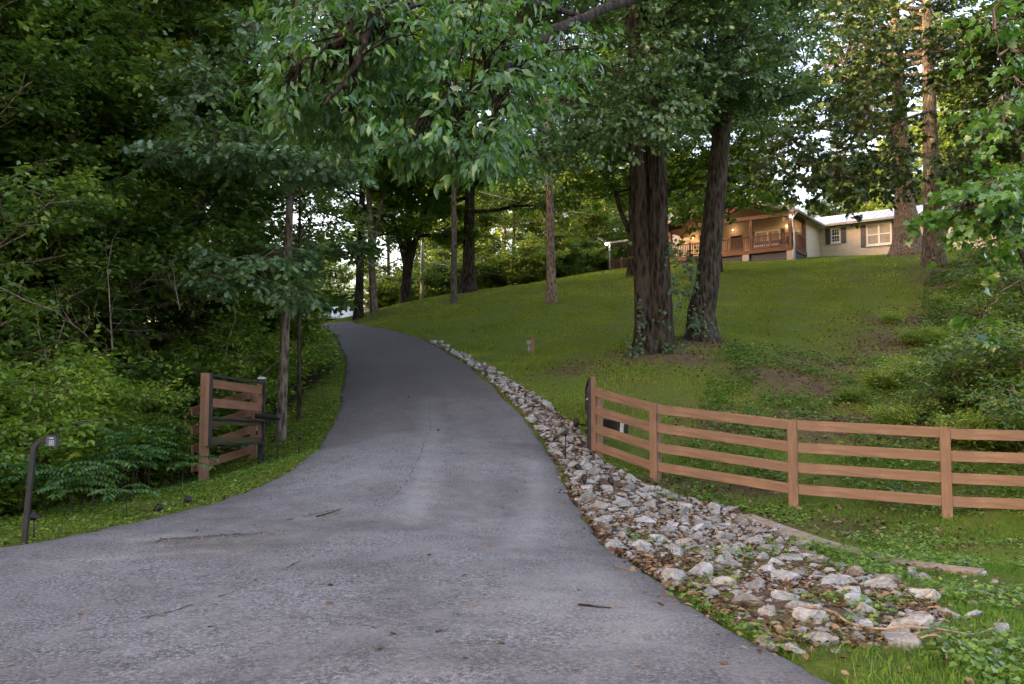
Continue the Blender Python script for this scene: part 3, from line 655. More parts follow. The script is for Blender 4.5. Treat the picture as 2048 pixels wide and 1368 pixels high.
# near limb of the twin oak reaching over the drive
pth = [P(1285, 60, 22.5), P(1290, -10, 20), P(1240, 5, 17), P(1170, 35, 15), P(1100, 65, 13), P(1050, 110, 12), P(1000, 150, 11), P(940, 185, 10.5), P(870, 215, 10)]
pth2 = [P(1170, 35, 15), P(1060, 5, 13), P(950, 0, 12), P(840, 10, 11), P(740, 40, 10), P(660, 90, 9.5), P(600, 130, 9.3)]
pth3 = [P(1000, 150, 11), P(990, 230, 10.4), P(960, 290, 10), P(920, 320, 9.8)]
pth4 = [P(740, 40, 10), P(720, 110, 9.6), P(690, 170, 9.3), P(650, 210, 9.1)]
cl = []
rr_ = random.Random(5)
for u, v, ru, rv, n_ in [(620, 30, 70, 40, 4), (700, 25, 60, 40, 6), (800, 30, 80, 45, 8), (900, 30, 80, 45, 8), (1000, 30, 60, 40, 7), (600, 100, 50, 30, 4), (680, 105, 70, 35, 8), (770, 100, 70, 40, 7), (860, 100, 60, 40, 5), (960, 90, 70, 40, 8), (570, 175, 30, 25, 4),
                         (600, 190, 40, 30, 4), (650, 180, 60, 30, 8), (720, 190, 60, 35, 7), (640, 228, 50, 22, 5), (700, 245, 40, 20, 4), (890, 175, 50, 35, 5), (980, 180, 60, 35, 8), (850, 235, 40, 22, 3), (960, 235, 50, 25, 4),
                         (820, 285, 40, 14, 5), (880, 275, 60, 20, 8), (950, 285, 60, 20, 8), (1005, 300, 35, 18, 4), (900, 305, 50, 12, 4), (955, 320, 30, 12, 2), (1060, 130, 45, 50, 5), (1120, 120, 45, 50, 5), (1075, 200, 30, 30, 3), (1160, 80, 40, 40, 4), (780, 25, 200, 25, 8), (740, 150, 60, 30, 4)]:
    for _ in range(n_): cl.append((u + rr_.uniform(-ru, ru) * .9, v + rr_.uniform(-rv, rv) * .9, rr_.uniform(9.6, 11.4) if u < 1040 else rr_.uniform(11, 13), 34, 15))
spray(twin, [pth, pth2, pth3, pth4], .13, clus(cl, 1.0), T_NEAR, 'leaf_near', .14, 71, lpt=7, tl=.38, droop=.6, nt=6, spread=.10, flat_=.7)
# oak sprays on the slim oak by the gate
oakroot = next(o for o in COL.objects if o.name == 'young_oak_tree')
cl = []
for u, v, ru, rv, n_ in [(330, 310, 60, 14, 3), (420, 300, 60, 20, 5), (500, 310, 60, 22, 6), (590, 320, 60, 25, 6), (660, 320, 60, 25, 5), (640, 350, 60, 15, 3), (430, 255, 60, 14, 3), (360, 190, 60, 30, 3), (440, 160, 50, 22, 3), (500, 60, 50, 25, 4), (380, 130, 40, 20, 2), (580, 260, 40, 20, 2),
                         (450, 560, 50, 18, 3), (500, 530, 60, 22, 6), (560, 510, 40, 22, 5), (530, 570, 60, 25, 4), (580, 590, 30, 18, 2), (470, 520, 40, 14, 2), (690, 210, 40, 30, 2)]:
    for _ in range(n_): cl.append((u + rr_.uniform(-ru, ru), v + rr_.uniform(-rv, rv) * .8, rr_.uniform(15.8, 17.4), 42, 12))
op = [[P(565, 330, 18.6), P(560, 320, 17.5), P(500, 305, 16.6), P(430, 300, 16.4), P(350, 305, 16.4)], [P(565, 345, 18.6), P(600, 335, 17.3), P(650, 330, 16.5), P(690, 335, 16.4)],
      [P(566, 460, 18.6), P(545, 500, 17.5), P(510, 530, 16.6), P(450, 560, 16.2)], [P(566, 500, 18.6), P(585, 560, 17.4), P(620, 590, 16.8)],
      [P(566, 262, 18.6), P(520, 228, 17.6), P(475, 212, 17), P(400, 190, 16.6)], [P(567, 120, 18.6), P(530, 80, 17.4), P(490, 55, 16.8)],
      [P(565, 464, 18.6), P(520, 420, 18.2), P(478, 392, 18)], [P(567, 445, 18.6), P(600, 460, 18.3), P(622, 488, 18.1)], [P(566, 365, 18.6), P(600, 372, 18), P(625, 355, 17.6)]]
spray(oakroot, op, .045, clus(cl), T_OAK, 'leaf_oak', .15, 72, lpt=12, tl=.4, droop=.2, nt=8, spread=.12, bk='bark_grey')
# low oak sprays hanging in front of the big pair
cl = []; cl2 = []
for u, v, ru, rv, n_ in [(1060, 280, 60, 26, 7), (1150, 265, 60, 30, 9), (1240, 245, 60, 35, 10), (1330, 230, 40, 40, 8), (1100, 240, 60, 40, 6), (1200, 200, 60, 40, 8), (1300, 190, 60, 40, 8), (1250, 130, 70, 40, 8), (1040, 320, 40, 20, 3), (1350, 110, 60, 40, 7)]:
    for _ in range(n_): cl.append((u + rr_.uniform(-ru, ru), v + rr_.uniform(-rv, rv), rr_.uniform(18.5, 21.5), 60, 26))
for u, v, ru, rv, n_ in [(1420, 90, 70, 50, 10), (1500, 110, 70, 50, 9), (1390, 150, 50, 30, 6), (1480, 60, 60, 40, 8), (1570, 70, 50, 40, 5), (1500, 140, 40, 20, 2), (1440, 20, 80, 20, 6), (1600, 150, 30, 30, 1)]:
    for _ in range(n_): cl2.append((u + rr_.uniform(-ru, ru), v + rr_.uniform(-rv, rv), rr_.uniform(19.5, 23), 60, 26))
tp = [[P(1300, 240, 22.8), P(1270, 250, 21.5), P(1200, 270, 20.5), P(1120, 290, 20), P(1040, 310, 19.8)], [P(1290, 130, 22.8), P(1260, 130, 21), P(1200, 150, 20), P(1130, 200, 19.6)], [P(1330, 170, 22.8), P(1330, 200, 21), P(1310, 240, 20)]]
spray(twin, tp, .07, clus(cl), T_OAK, 'leaf_oak', .14, 74, lpt=11, tl=.5, droop=.25, nt=10, spread=.16)
tp = [[P(1450, 60, 24.2), P(1440, 70, 22.5), P(1420, 120, 21.5), P(1390, 160, 21)], [P(1450, 40, 24.2), P(1500, 50, 22.8), P(1560, 80, 22), P(1610, 130, 21.5)], [P(1445, 150, 24.2), P(1470, 160, 23), P(1510, 170, 22)]]
spray(leaning, tp, .07, clus(cl2), T_OAK, 'leaf_oak', .14, 75, lpt=11, tl=.5, droop=.25, nt=10, spread=.16)
# loose dark boughs hanging between the house and the tops of the right hand trees
cl = []
for u, v, ru, rv, n_ in [(1560, 330, 60, 40, 7), (1640, 350, 60, 30, 8), (1720, 330, 60, 40, 8), (1590, 250, 40, 25, 2), (1700, 230, 50, 40, 5), (1740, 180, 40, 50, 6), (1680, 110, 50, 40, 4), (1740, 60, 40, 50, 5), (1720, 30, 50, 30, 6), (1760, 110, 25, 50, 5), (1770, 220, 22, 50, 4), (1850, 60, 22, 50, 3), (1790, 330, 30, 20, 3), (1920, 330, 30, 30, 5), (1940, 100, 40, 60, 8), (2010, 120, 40, 80, 8), (2020, 260, 40, 60, 7), (1945, 200, 35, 70, 9), (1970, 300, 50, 50, 9), (1930, 60, 35, 50, 4), (1570, 300, 40, 20, 3), (1640, 60, 60, 40, 6), (1960, 120, 40, 60, 6), (1710, 370, 50, 15, 5), (1640, 300, 60, 30, 6), (1540, 270, 30, 30, 2)]:
    for _ in range(n_): cl.append((u + rr_.uniform(-ru, ru), v + rr_.uniform(-rv, rv), rr_.uniform(33, 38), 46, 22))
gt = next(o for o in COL.objects if o.get('label', '').startswith('straight grey trunk nearer'))
tp = [[P(1868, 220, 40), P(1800, 240, 38), P(1720, 290, 36.5), P(1620, 320, 35.5), P(1560, 330, 35)], [P(1868, 80, 40), P(1800, 90, 38), P(1720, 130, 36.5), P(1650, 140, 36)], [P(1868, 160, 40), P(1900, 180, 38), P(1950, 260, 36.5)], [P(1868, 30, 40), P(1900, 50, 38), P(1940, 90, 37)]]
spray(gt, tp, .08, clus(cl, 1.3), T_MAPLE, 'leaf_shaded', .22, 76, lpt=9, tl=.8, droop=.4, nt=9, spread=.25, bk='bark_grey')
cl = []
for u, v, ru, rv, n_ in [(1390, 400, 40, 25, 6), (1440, 380, 45, 20, 7), (1500, 375, 40, 14, 4), (1420, 350, 60, 30, 8), (1500, 340, 50, 30, 7), (1370, 440, 20, 20, 3), (1300, 470, 30, 20, 2), (1350, 330, 50, 30, 5)]:
    for _ in range(n_): cl.append((u + rr_.uniform(-ru, ru), v + rr_.uniform(-rv, rv), rr_.uniform(40.5, 43), 46, 18))
m48 = next(o for o in COL.objects if o.get('label', '').startswith('forked tree in front of the porch'))
spray(m48, [[P(1437, 440, 44), P(1425, 410, 43.4), P(1410, 385, 42.6), P(1390, 350, 42)], [P(1440, 430, 44), P(1465, 395, 43), P(1500, 370, 42.5), P(1530, 350, 42)]], .07, clus(cl, 1.3), T_MAPLE, 'leaf_maple', .2, 77, lpt=8, tl=.7, droop=.35, nt=8, spread=.22)
# near tree off the right edge hanging into the picture
nb = onland(7.4, 11.6)
nr_ = empty('roadside_maple', nb, 'near maple at the right edge with broad green leaves hanging into the view', 'tree')
mb = MB(); mb.tube([Vector((0, 0, -.2)), Vector((.05, 0, 1.2)), Vector((-.05, .05, 2.8)), Vector((.1, .1, 4.5)), Vector((0, 0, 6.5))], [.14, .12, .10, .08, .05], 9); mb.build('trunk', M['bark_grey'], nr_, True)
wl_ = lambda x, y, z: nb + Vector((x, y, z))
rp = [[wl_(0, 0, 2.8), P(2030, 470, 11.2), P(1980, 440, 10.6), P(1940, 420, 10.4)], [wl_(0, .1, 4.5), P(2020, 230, 11), P(2010, 160, 10.6), P(1990, 60, 10.4)], [wl_(0, 0, 2.2), P(2040, 560, 11), P(2000, 590, 10.7), P(1960, 640, 10.5)]]
cl = []
for u, v, ru, rv, n_ in [(1945, 400, 40, 20, 5), (1990, 385, 50, 25, 8), (2030, 380, 25, 40, 6), (1915, 420, 25, 14, 3), (1990, 430, 50, 20, 6), (2035, 470, 20, 30, 2), (2020, 250, 30, 50, 3), (2035, 160, 20, 60, 3), (2010, 40, 40, 35, 4), (1975, 610, 20, 20, 1)]:
    for _ in range(n_): cl.append((u + rr_.uniform(-ru, ru), v + rr_.uniform(-rv, rv), rr_.uniform(9.9, 11), 30, 16))
spray(nr_, rp, .05, clus(cl, 1.25), T_MAPLE, 'leaf_near', .105, 73, lpt=9, tl=.35, droop=.35, nt=6, spread=.1, bk='bark_grey')
# maple hanging between the lawn and the house gaps (mid distance, right)
mr = grow(53, 16, .22, 3.6, 5.2, 32, 9, 6, 28, .16, (.4, -.3), 'leaf_shaded', 'bark_dark', T_MAPLE, onland(21.5, 30.5), 'maple_tree', 'dense maple with shade darkened leaves beyond the right edge behind the hanging branch', flare=.3, low=.1)
mr2 = grow(54, 17, .2, 3.2, 4.6, 30, 9, 6, 28, .15, (-.4, -.3), 'leaf_woods', 'bark_dark', T_RHOMB, onland(25.5, 35.5), 'maple_tree', 'shadowed tree behind the dark maple near the right edge', flare=.3, low=.1)
# ------------------------------------------------------------------ far trees
FL = 'sunlit green tree in the far woods beyond the lawn crest'
far = [grow(81, 14, .22, 1.0, 4.6, 28, 8, 5, 24, .30, (0, 0), 'leaf_far', 'bark_tan', name='distant_tree', label=FL, low=.3, spread=.4),
       grow(82, 16, .24, 1.6, 4.8, 28, 8, 5, 24, .30, (.5, 0), 'leaf_far', 'bark_grey', name='distant_tree', label=FL, low=.2, spread=.4)]
cnt = [0, 0]; rn = random.Random(8)
fs = [(-17, 78, .7), (44, 66, 1.35), (42, 78, 1.4), (50, 74, 1.4), (-9, 62, .7), (-6, 72, .9), (-3, 60, .62), (0, 66, .8), (2.5, 60, .66), (5, 66, .8), (8, 72, .95), (11, 68, .8), (15, 76, .95), (19, 80, 1.0), (24, 78, .68), (28.5, 74, .64), (33, 80, .7), (38, 72, .8), (43, 70, .85), (-1, 80, 1.0), (7, 82, 1.0), (-24, 76, .9), (26, 88, .75), (37, 88, .8), (46, 78, 1.0), (-32, 66, .9), (48, 64, .9), (43, 58, .8), (31, 68, .62), (-5, 90, 1.1), (14, 92, 1.1)]
for x, y, s in fs:
    k = rn.choice([0, 1]); place(far[k], cnt[k], x, y, rn.uniform(0, 6.28), s * rn.uniform(.92, 1.08), FL, 'far trees beyond the lawn and the house'); cnt[k] += 1
HB = 'low sunlit bush just beyond the crest of the lawn'
hb_ = shrub(97, 4.2, 2.6, 14, 12, 16, .26, 'leaf_far', label=HB, name='distant_bush', spread=.45)
rn = random.Random(41)
for i, (x, y) in enumerate([(-9, 58), (-6.5, 62), (-4, 57.5), (-1.5, 61), (.8, 57), (3, 60), (5, 63), (-12, 60), (-2.5, 66), (1.6, 66), (-7, 68), (6.8, 66), (-5, 55), (7.5, 70), (9.5, 68), (-15.5, 64)]): place(hb_, i, x, y, rn.uniform(0, 6.28), rn.uniform(.7, 1.15), HB, 'bushes beyond the lawn crest')
# ------------------------------------------------------------------ shrubs at the woods' edge
SL = 'leafy green shrub at the edge of the woods left of the driveway'
shr = [shrub(91, 2.3, 1.3, 12, 12, 24, .085, 'leaf_shrub', label=SL, name='shrub'), shrub(92, 3.1, 1.5, 14, 13, 24, .085, 'leaf_shrub', label=SL, name='shrub'),
       shrub(93, 1.7, 1.1, 12, 10, 22, .08, 'leaf_woods', label=SL, name='shrub')]
cnt = [0, 0, 0]; rn = random.Random(3)
sp = []
for row, (off, y0, y1, st) in enumerate([(.0, 10.4, 38, 1.25), (1.5, 12.5, 40, 1.8), (3.4, 14, 36, 2.4)]):
    y = y0
    while y < y1:
        x = np.interp(y, [10, 11.5, 14, 17, 20, 24, 28, 33, 38], [-7.4, -7.0, -7.4, -6.7, -6.4, -6.5, -7.7, -9.6, -12.5]) - off - rn.uniform(.2, .8)
        sp.append((x, y + rn.uniform(-.3, .3))); y += st * rn.uniform(.8, 1.2)
for x in np.arange(-16, -8, 1.25): sp.append((x + rn.uniform(-.3, .3), 13.2 + (x + 8) * -.25 + rn.uniform(-.4, .4)))
for x in np.arange(-17, -9, 1.7): sp.append((x + rn.uniform(-.3, .3), 16.3 + (x + 8) * -.25 + rn.uniform(-.4, .4)))
for x, y in sp:
    k = rn.choice([0, 0, 1, 2]) if y < 15 else rn.choice([1, 1, 0, 2])
    place(shr[k], cnt[k], x, y, rn.uniform(0, 6.28), (rn.uniform(.75, 1.15) * (.85 if y < 12 else 1)) * (1.25 if 12.5 < y < 26 else 1), SL, 'shrubs along the edge of the left woods'); cnt[k] += 1
# sumac like plant in front of the left gate
def sumac(seed, loc, label, H=1.5, n_=16, s=1.0):
    rg = random.Random(seed); root = empty('sumac_plant', loc, label, 'plant'); mb = MB(); Ps, D, Nn = [], [], []
    for i in range(n_):
        a = rg.uniform(0, 6.28); h = H * rg.uniform(.4, 1); b = Vector((rg.gauss(0, .35), rg.gauss(0, .25), 0)); top = b + Vector((0, 0, h)) + Vector((rg.gauss(0, .1), rg.gauss(0, .1), 0))
        mb.tube([b, top], [.008, .004], 4, False)
        for f in range(4):
            aa = a + f * 1.7 + rg.uniform(-.3, .3); L = rg.uniform(.4, .65) * s; prev = top - Vector((0, 0, rg.uniform(0, .25) * h)); dr = Vector((math.cos(aa), math.sin(aa), .25)); pts = [prev]
            for k in range(8): prev = prev + (dr + Vector((0, 0, -.09 * k))).normalized() * L / 8; pts.append(prev)
            mb.tube(pts, .003, 3, False)
            for k in range(1, 9):
                dk_ = (pts[k] - pts[k - 1]).normalized(); sd_ = dk_.cross(Vector((0, 0, 1))).normalized()
                for sg in (-1, 1): Ps.append(tuple(pts[k])); D.append(tuple(dk_ * .35 + sd_ * sg + Vector((0, 0, -.25)))); Nn.append((rg.gauss(0, .15), rg.gauss(0, .15), 1))
            Ps.append(tuple(pts[-1])); D.append(tuple(dk_)); Nn.append((0, 0, 1))
    mb.build('stem', M['bark_dark'], root, True)
    leaves('foliage', np.array(Ps), np.array(D), np.array(Nn), .125 * s, T_OVAL, M['leaf_deep'], seed, root, wscale=.75)
for i, (u, v, Y, lb, h) in enumerate([(285, 985, 13.6, 'deep green plant with feathery compound leaves left of the left gate', 1.35), (205, 1020, 12.6, 'deep green feathery plant between the driveway and the woods', 1.2), (120, 1050, 11.5, 'low dark feathery plant right behind the keypad post', .8), (325, 950, 15.6, 'feathery leaved plant just left of the slanted boards of the left gate', 1.3)]):
    p = P(u, v, Y); sumac(200 + i, (p.x, p.y, Z(p.x, p.y)), lb, h, 11, .8)
# shrubs and brush on the right bank
BR = 'leafy bush on the shaded bank behind the board fence'
bs = [shrub(95, 1.5, 1.2, 10, 9, 16, .085, 'leaf_woods', label=BR, name='bank_bush'), shrub(96, 1.0, .9, 9, 8, 16, .075, 'leaf_shrub', label=BR, name='bank_bush')]
cnt = [0, 0]; rn = random.Random(19)
for u, v, Y, k, s in [(1780, 850, 17, 1, .6), (1850, 830, 17.5, 0, .5), (1930, 800, 17.5, 0, 1.1), (2010, 760, 17.5, 0, 1.4), (1760, 770, 20, 1, .7), (1830, 740, 20.5, 1, .9), (1900, 720, 21, 1, .7), (1980, 690, 20, 0, 1.25), (2040, 640, 20, 0, 1.3), (1950, 870, 15.5, 1, .8), (2020, 860, 15.2, 1, .9),
                      (1890, 650, 25, 1, .6), (1970, 620, 26, 0, 1.0), (1830, 670, 25, 1, .7), (2030, 590, 27, 0, 1.6), (1940, 570, 33, 1, .8), (1990, 560, 34, 0, 1.4), (1880, 600, 31, 1, .45), (2060, 820, 14.6, 0, 1.1), (2060, 700, 17, 0, 1.5), (1700, 800, 19, 1, .45), (1780, 640, 28, 1, .55)]:
    p = P(u, v, Y); place(bs[k], cnt[k], p.x, p.y, rn.uniform(0, 6.28), s, BR, 'bushes on the shaded bank behind the fence'); cnt[k] += 1
# ------------------------------------------------------------------ board fence (right)
def post_at(u, vb, vt, Y, w, fence, name='post', t=.11):
    p = P(u, vb, Y); top = P(u, vt, Y).z; x, y = p.x, p.y; zb = Z(x, y) - .25
    return x, y, top
fposts = [(1191, 775, 16.0), (1308, 806, 14.9), (1584, 839, 13.6), (1888, 854, 12.9)]
fence = empty('board_fence', onland(P(1308, 968, 14.9).x, 14.9), 'four rail stained wood fence running right from the open gate', 'fence')
fl = fence.location
fp = []
for u, vt, Y in fposts:
    p = P(u, vt, Y); fp.append(Vector((p.x, p.y, p.z)))
fp.append(Vector((8.95, 12.35, 1.14))); fp.append(Vector((11.3, 11.8, 1.06)))
toL = lambda p: Vector(p) - fl
for i, p in enumerate(fp):
    d = (fp[min(i + 1, len(fp) - 1)] - fp[max(i - 1, 0)]); d.z = 0; d.normalize(); nrm_ = Vector((d.y, -d.x, 0))
    if nrm_.y > 0: nrm_ = -nrm_
    zb = Z(p.x, p.y) - .3; q = p + -nrm_ * .075
    mb = MB(); mb.bar(toL((q.x, q.y, zb)), toL((q.x, q.y, p.z - .015)), .12, .12, up=d); mb.build('post', M['fence_wood_v'], fence, bevel=.006)
    if i > 0:
        q = p + nrm_ * .036; mb = MB(); mb.bar(toL((q.x, q.y, max(zb + .2, Z(q.x, q.y) - .02))), toL((q.x, q.y, p.z)), .022, .145, up=d.cross(Vector((0, 0, 1))).cross(Vector((0, 0, 1))) * -1); mb.build('face_board', M['fence_wood_v'], fence, bevel=.003)
for i in range(len(fp) - 1):
    a, b = fp[i].copy(), fp[i + 1].copy(); d = (b - a); d.z = 0; d.normalize(); nrm_ = Vector((d.y, -d.x, 0))
    if nrm_.y > 0: nrm_ = -nrm_
    rnf = random.Random(i)
    for k in range(4):
        dz = -.335 * k - .085 - .01; a1 = a + nrm_ * .010 + Vector((0, 0, dz + rnf.uniform(-.012, .012))) + d * .004; b1 = b + nrm_ * .010 + Vector((0, 0, dz + rnf.uniform(-.012, .012))) - d * .004
        mb = MB(); mb.bar((0, 0, 0), (0, (b1 - a1).length, 0), .026, .158)
        o = mb.build('rail', M['fence_wood'], fence, bevel=.004); o.location = toL(a1)
        dd = (b1 - a1).normalized(); X = dd.cross(Vector((0, 0, 1))).normalized(); Zv = X.cross(dd)
        o.rotation_euler = Matrix((X, dd, Zv)).transposed().to_euler()
        o.data.transform(Matrix.Identity(4))
# grain runs along local Y for rails: material uses scale (x,y,z)
# ------------------------------------------------------------------ gates
def gate_leaf(name, label, A0, A1, zt0, zt1, zb0, zb1, side, mossy=True):
    """A0 near end, A1 far end (x,y); top/bottom z at both."""
    root = empty(name, (A0[0], A0[1], Z(*A0)), label, 'gate'); o = root.location
    a = lambda t, z: Vector((A0[0] + (A1[0] - A0[0]) * t, A0[1] + (A1[1] - A0[1]) * t, z)) - o
    d = Vector((A1[0] - A0[0], A1[1] - A0[1], 0)).normalized(); nn = Vector((-d.y, d.x, 0)) * side
    top = lambda t: zt0 + (zt1 - zt0) * t
    bot = lambda t: zb0 + (zb1 - zb0) * t
    mb = MB(); s = .05
    mb.bar(a(0, bot(0)), a(0, top(0)), s, s, up=d); mb.bar(a(1, bot(1)), a(1, top(1)), s, s, up=d)
    mb.bar(a(.012, top(0) - .022), a(.988, top(1) - .022), s - .006, s - .006); mb.bar(a(.012, bot(0) + .025), a(.988, bot(1) + .025), s - .006, s - .006)
    f = .62; mb.bar(a(.012, top(0) + (bot(0) - top(0)) * f), a(.988, top(1) + (bot(1) - top(1)) * f), s - .008, s - .008)
    mb.build('steel_frame', M['black_steel'], root, bevel=.004)
    for k, f in enumerate((.13, .40, .66, .93)):
        z0 = top(0) + (bot(0) - top(0)) * f; z1 = top(1) + (bot(1) - top(1)) * f; off = nn * .042
        mb = MB(); mb.bar((0, 0, 0), (0, (a(1, z1) - a(0, z0)).length * .97, 0), .022, .155 if k < 2 else .12)
        b = mb.build('board', M['gate_board'] if (k < 2 or not mossy) else M['mossy_board'], root, bevel=.003)
        p0 = a(.015, z0) + off; p1 = a(.985, z1) + off; dd = (p1 - p0).normalized(); X = dd.cross(Vector((0, 0, 1))).normalized(); b.location = p0; b.rotation_euler = Matrix((X, dd, X.cross(dd))).transposed().to_euler()
    for t in (.0, 1.0):
        mb = MB(); mb.bar(a(t, bot(t) - .01) + nn * .066, a(t, top(t) + .0) + nn * .066, .022, .10, up=d.cross(Vector((0, 0, 1)))); mb.build('trim_board', M['gate_board_v'], root, bevel=.003)
    return root
gl = gate_leaf('gate_leaf', 'left gate leaf of black steel frame with mossy boards standing open', (P(422, 800, 15.1).x, 15.1), (P(528, 800, 17.3).x, 17.3), 2.06, 1.955, .80, .70, 1)
gr = gate_leaf('gate_leaf', 'right gate leaf seen edge on beside the fence end', (P(1179, 800, 16.0).x, 16.0), (P(1172, 800, 18.5).x, 18.5), 2.03, 1.86, .66, .74, -1, False)
def hinge_post(u, vb, vt, Y, label, w=.11):
    p = P(u, vb, Y); g = Z(p.x, p.y); t = P(u, vt, Y).z - g; root = empty('gate_post', (p.x, p.y, g), label, 'post')
    mb = MB(); mb.box(-w / 2, w / 2, -w / 2, w / 2, -.3, t); mb.build('shaft', M['black_steel'], root, bevel=.006)
    mb = MB(); w2 = w / 2 + .018; mb.box(-w2, w2, -w2, w2, t, t + .03); mb.add([(-w2, -w2, t + .03), (w2, -w2, t + .03), (w2, w2, t + .03), (-w2, w2, t + .03), (0, 0, t + .06)], [(0, 1, 4), (1, 2, 4), (2, 3, 4), (3, 0, 4)]); mb.build('cap', M['galv'], root)
    mb = MB()
    for z in (t * .35, t * .85): mb.box(-w / 2 - .05, -w / 2, -.03, .03, z - .04, z + .04)
    mb.build('hinge', M['black_steel'], root)
hinge_post(521, 934, 758, 17.45, 'square black steel post with a grey cap at the left gate')
hinge_post(1180, 925, 800, 16.5, 'black steel post at the foot of the right gate', .09)
# left wing: two posts and four slanted boards
wr_ = P(412, 970, 15.0); wing = empty('slanted_board_fence', (wr_.x, wr_.y, Z(wr_.x, wr_.y)), 'short brown fence with four slanting boards behind the left gate leaf', 'fence'); wo = wing.location
def vpost(u, vt, Y, w):
    p = P(u, vt, Y); mb = MB(); z0 = Z(p.x, p.y) - .3; dlt = Vector((p.x, p.y, 0)) - Vector((wo.x, wo.y, 0))
    mb.box(dlt.x - w / 2, dlt.x + w / 2, dlt.y - w / 2, dlt.y + w / 2, z0 - wo.z, p.z - wo.z); mb.build('post', M['gate_board_v'], wing, bevel=.006)
vpost(412, 746, 15.28, .14); vpost(510, 780, 17.85, .145)
for v0, v1 in ((823, 786), (861, 822), (898, 857), (936, 897)):
    a = P(383, v0 + 1, 15.2); b = P(509, v1, 18.0); mb = MB(); mb.bar((0, 0, 0), (0, (b - a).length, 0), .026, .155); o = mb.build('board', M['gate_board'], wing, bevel=.004)
    dd = (b - a).normalized(); X = dd.cross(Vector((0, 0, 1))).normalized(); o.location = a - wo; o.rotation_euler = Matrix((X, dd, X.cross(dd))).transposed().to_euler()
# swing operators
a = P(518, 832, 16.9); b = P(561, 835, 16.7); root = empty('gate_opener', a, 'black cylindrical gate opener arm on the left gate', 'gate opener')
mb = MB(); d = (b - a); mb.tube([Vector((0, 0, 0)), d * .97], .055, 14); mb.tube([d * .97, d], [.055, .035], 14); mb.build('housing', M['black_plastic'], root, False, .004)
mb = MB(); mb.tube([-d * .12, d * .02], .06, 14); mb.build('end_cap', M['black_plastic'], root)
mb = MB(); g = Z(b.x, b.y) - a.z
mb.tube([d * .9, d * .93 + Vector((0, 0, -.15)), d * .88 + Vector((0, 0, -.5)), d * .92 + Vector((0, 0, g * .95)), d * .6 + Vector((0, .02, g + .02)), d * .3 + Vector((0, .05, g + .12)), d * .05 + Vector((0, .1, g + .25))], .011, 6, False); mb.build('cable', M['black_plastic'], root, True)
a = P(1201, 848, 16.6); b = P(1254, 855, 16.3); root = empty('gate_opener', a, 'dark grey gate opener box with a white end label behind the right fence', 'gate opener'); d = b - a
mb = MB(); mb.bar(d * .12, d * .80, .15, .235); mb.build('housing', M['black_steel'], root, bevel=.03)
mb = MB(); mb.bar(d * .8, d * .94, .156, .24); mb.build('end_label', M['label_white'], root, bevel=.006)
mb = MB(); mb.bar(d * .94, d * 1.0, .158, .245); mb.build('end_cap', M['black_plastic'], root, bevel=.01)
mb = MB(); mb.bar(d * -.02, d * .12, .04, .04); mb.build('bracket', M['black_steel'], root)
mb = MB(); p_ = d * .87 + Vector((-.02, -.079, 0)); mb.bar(p_ + Vector((-.025, -.002, .01)), p_ + Vector((.03, -.002, .008)), .004, .008); mb.build('marking', M['black_plastic'], root)
a = P(1172, 851, 16.6); b = P(1152, 845, 16.5); root = empty('gate_floodlight', b, 'small black lamp on a short arm left of the right gate', 'lamp'); d = a - b
mb = MB(); mb.lathe([(.02, -.09), (.05, -.07), (.055, .05), (.04, .08), (.01, .09)], 12); mb.build('lamp_head', M['bronze'], root, True)
mb = MB(); mb.tube([Vector((.03, 0, -.02)), d], .016, 6); mb.tube([Vector((.0, 0, -.08)), Vector((.0, 0, -.2)), Vector((.08, 0, -.32)), Vector((.17, .03, -.45)), Vector((.2, .05, -.6))], .007, 5, False); mb.build('arm', M['bronze'], root, True)
# ------------------------------------------------------------------ keypad pedestal
p = P(47, 1089, 9.2); kp = empty('keypad_pedestal', (p.x, p.y, Z(p.x, p.y)), 'black gooseneck post with a gate keypad at the left edge of the driveway', 'keypad post', rz=R(8)); g = kp.location
k0 = Vector((.055, 0, 1.02)); top = P(80, 880, 9.2).z - g.z
pts = [Vector((0, 0, -.1)), Vector((.02, 0, .3)), Vector((.045, 0, .7))]
cx_ = Vector((.065, 0, top - .12))
pts += [cx_ + Vector((.11 * (1 - math.cos(t)), 0, .12 * math.sin(t))) for t in np.linspace(0, math.pi / 2, 8)]
pts += [cx_ + Vector((.15, 0, .12))]
mb = MB()
sq = []
m = len(pts)
for i, q in enumerate(pts):
    t = (pts[min(i + 1, m - 1)] - pts[max(i - 1, 0)]).normalized(); nx_ = Vector((-t.z, 0, t.x)); s = .026
    sq += [q + nx_ * s + Vector((0, -s, 0)), q - nx_ * s + Vector((0, -s, 0)), q - nx_ * s + Vector((0, s, 0)), q + nx_ * s + Vector((0, s, 0))]
fs_ = []
for i in range(m - 1):
    for k in range(4): fs_.append((i * 4 + k, i * 4 + (k + 1) % 4, i * 4 + 4 + (k + 1) % 4, i * 4 + 4 + k))
fs_ += [(3, 2, 1, 0), tuple((m - 1) * 4 + k for k in range(4))]
mb.add(sq, fs_); mb.build('gooseneck_post', M['black_steel'], kp, bevel=.004)
mb = MB(); c0 = cx_ + Vector((.155, 0, .105)); mb.box(c0.x - .02, c0.x + .085, -.045, .045, c0.z - .055, c0.z + .062); mb.build('keypad_box', M['key_grey'], kp, bevel=.006)
kb = kp.children[-1]
mb = MB(); mb.box(c0.x + .004, c0.x + .073, -.0485, -.044, c0.z + .026, c0.z + .046); mb.build('display', M['black_plastic'], kb)
mb = MB()
for i in range(3):
    for j in range(4): x = c0.x + .016 + i * .018; z = c0.z + .01 - j * .015; mb.box(x, x + .011, -.0495, -.044, z - .008, z)
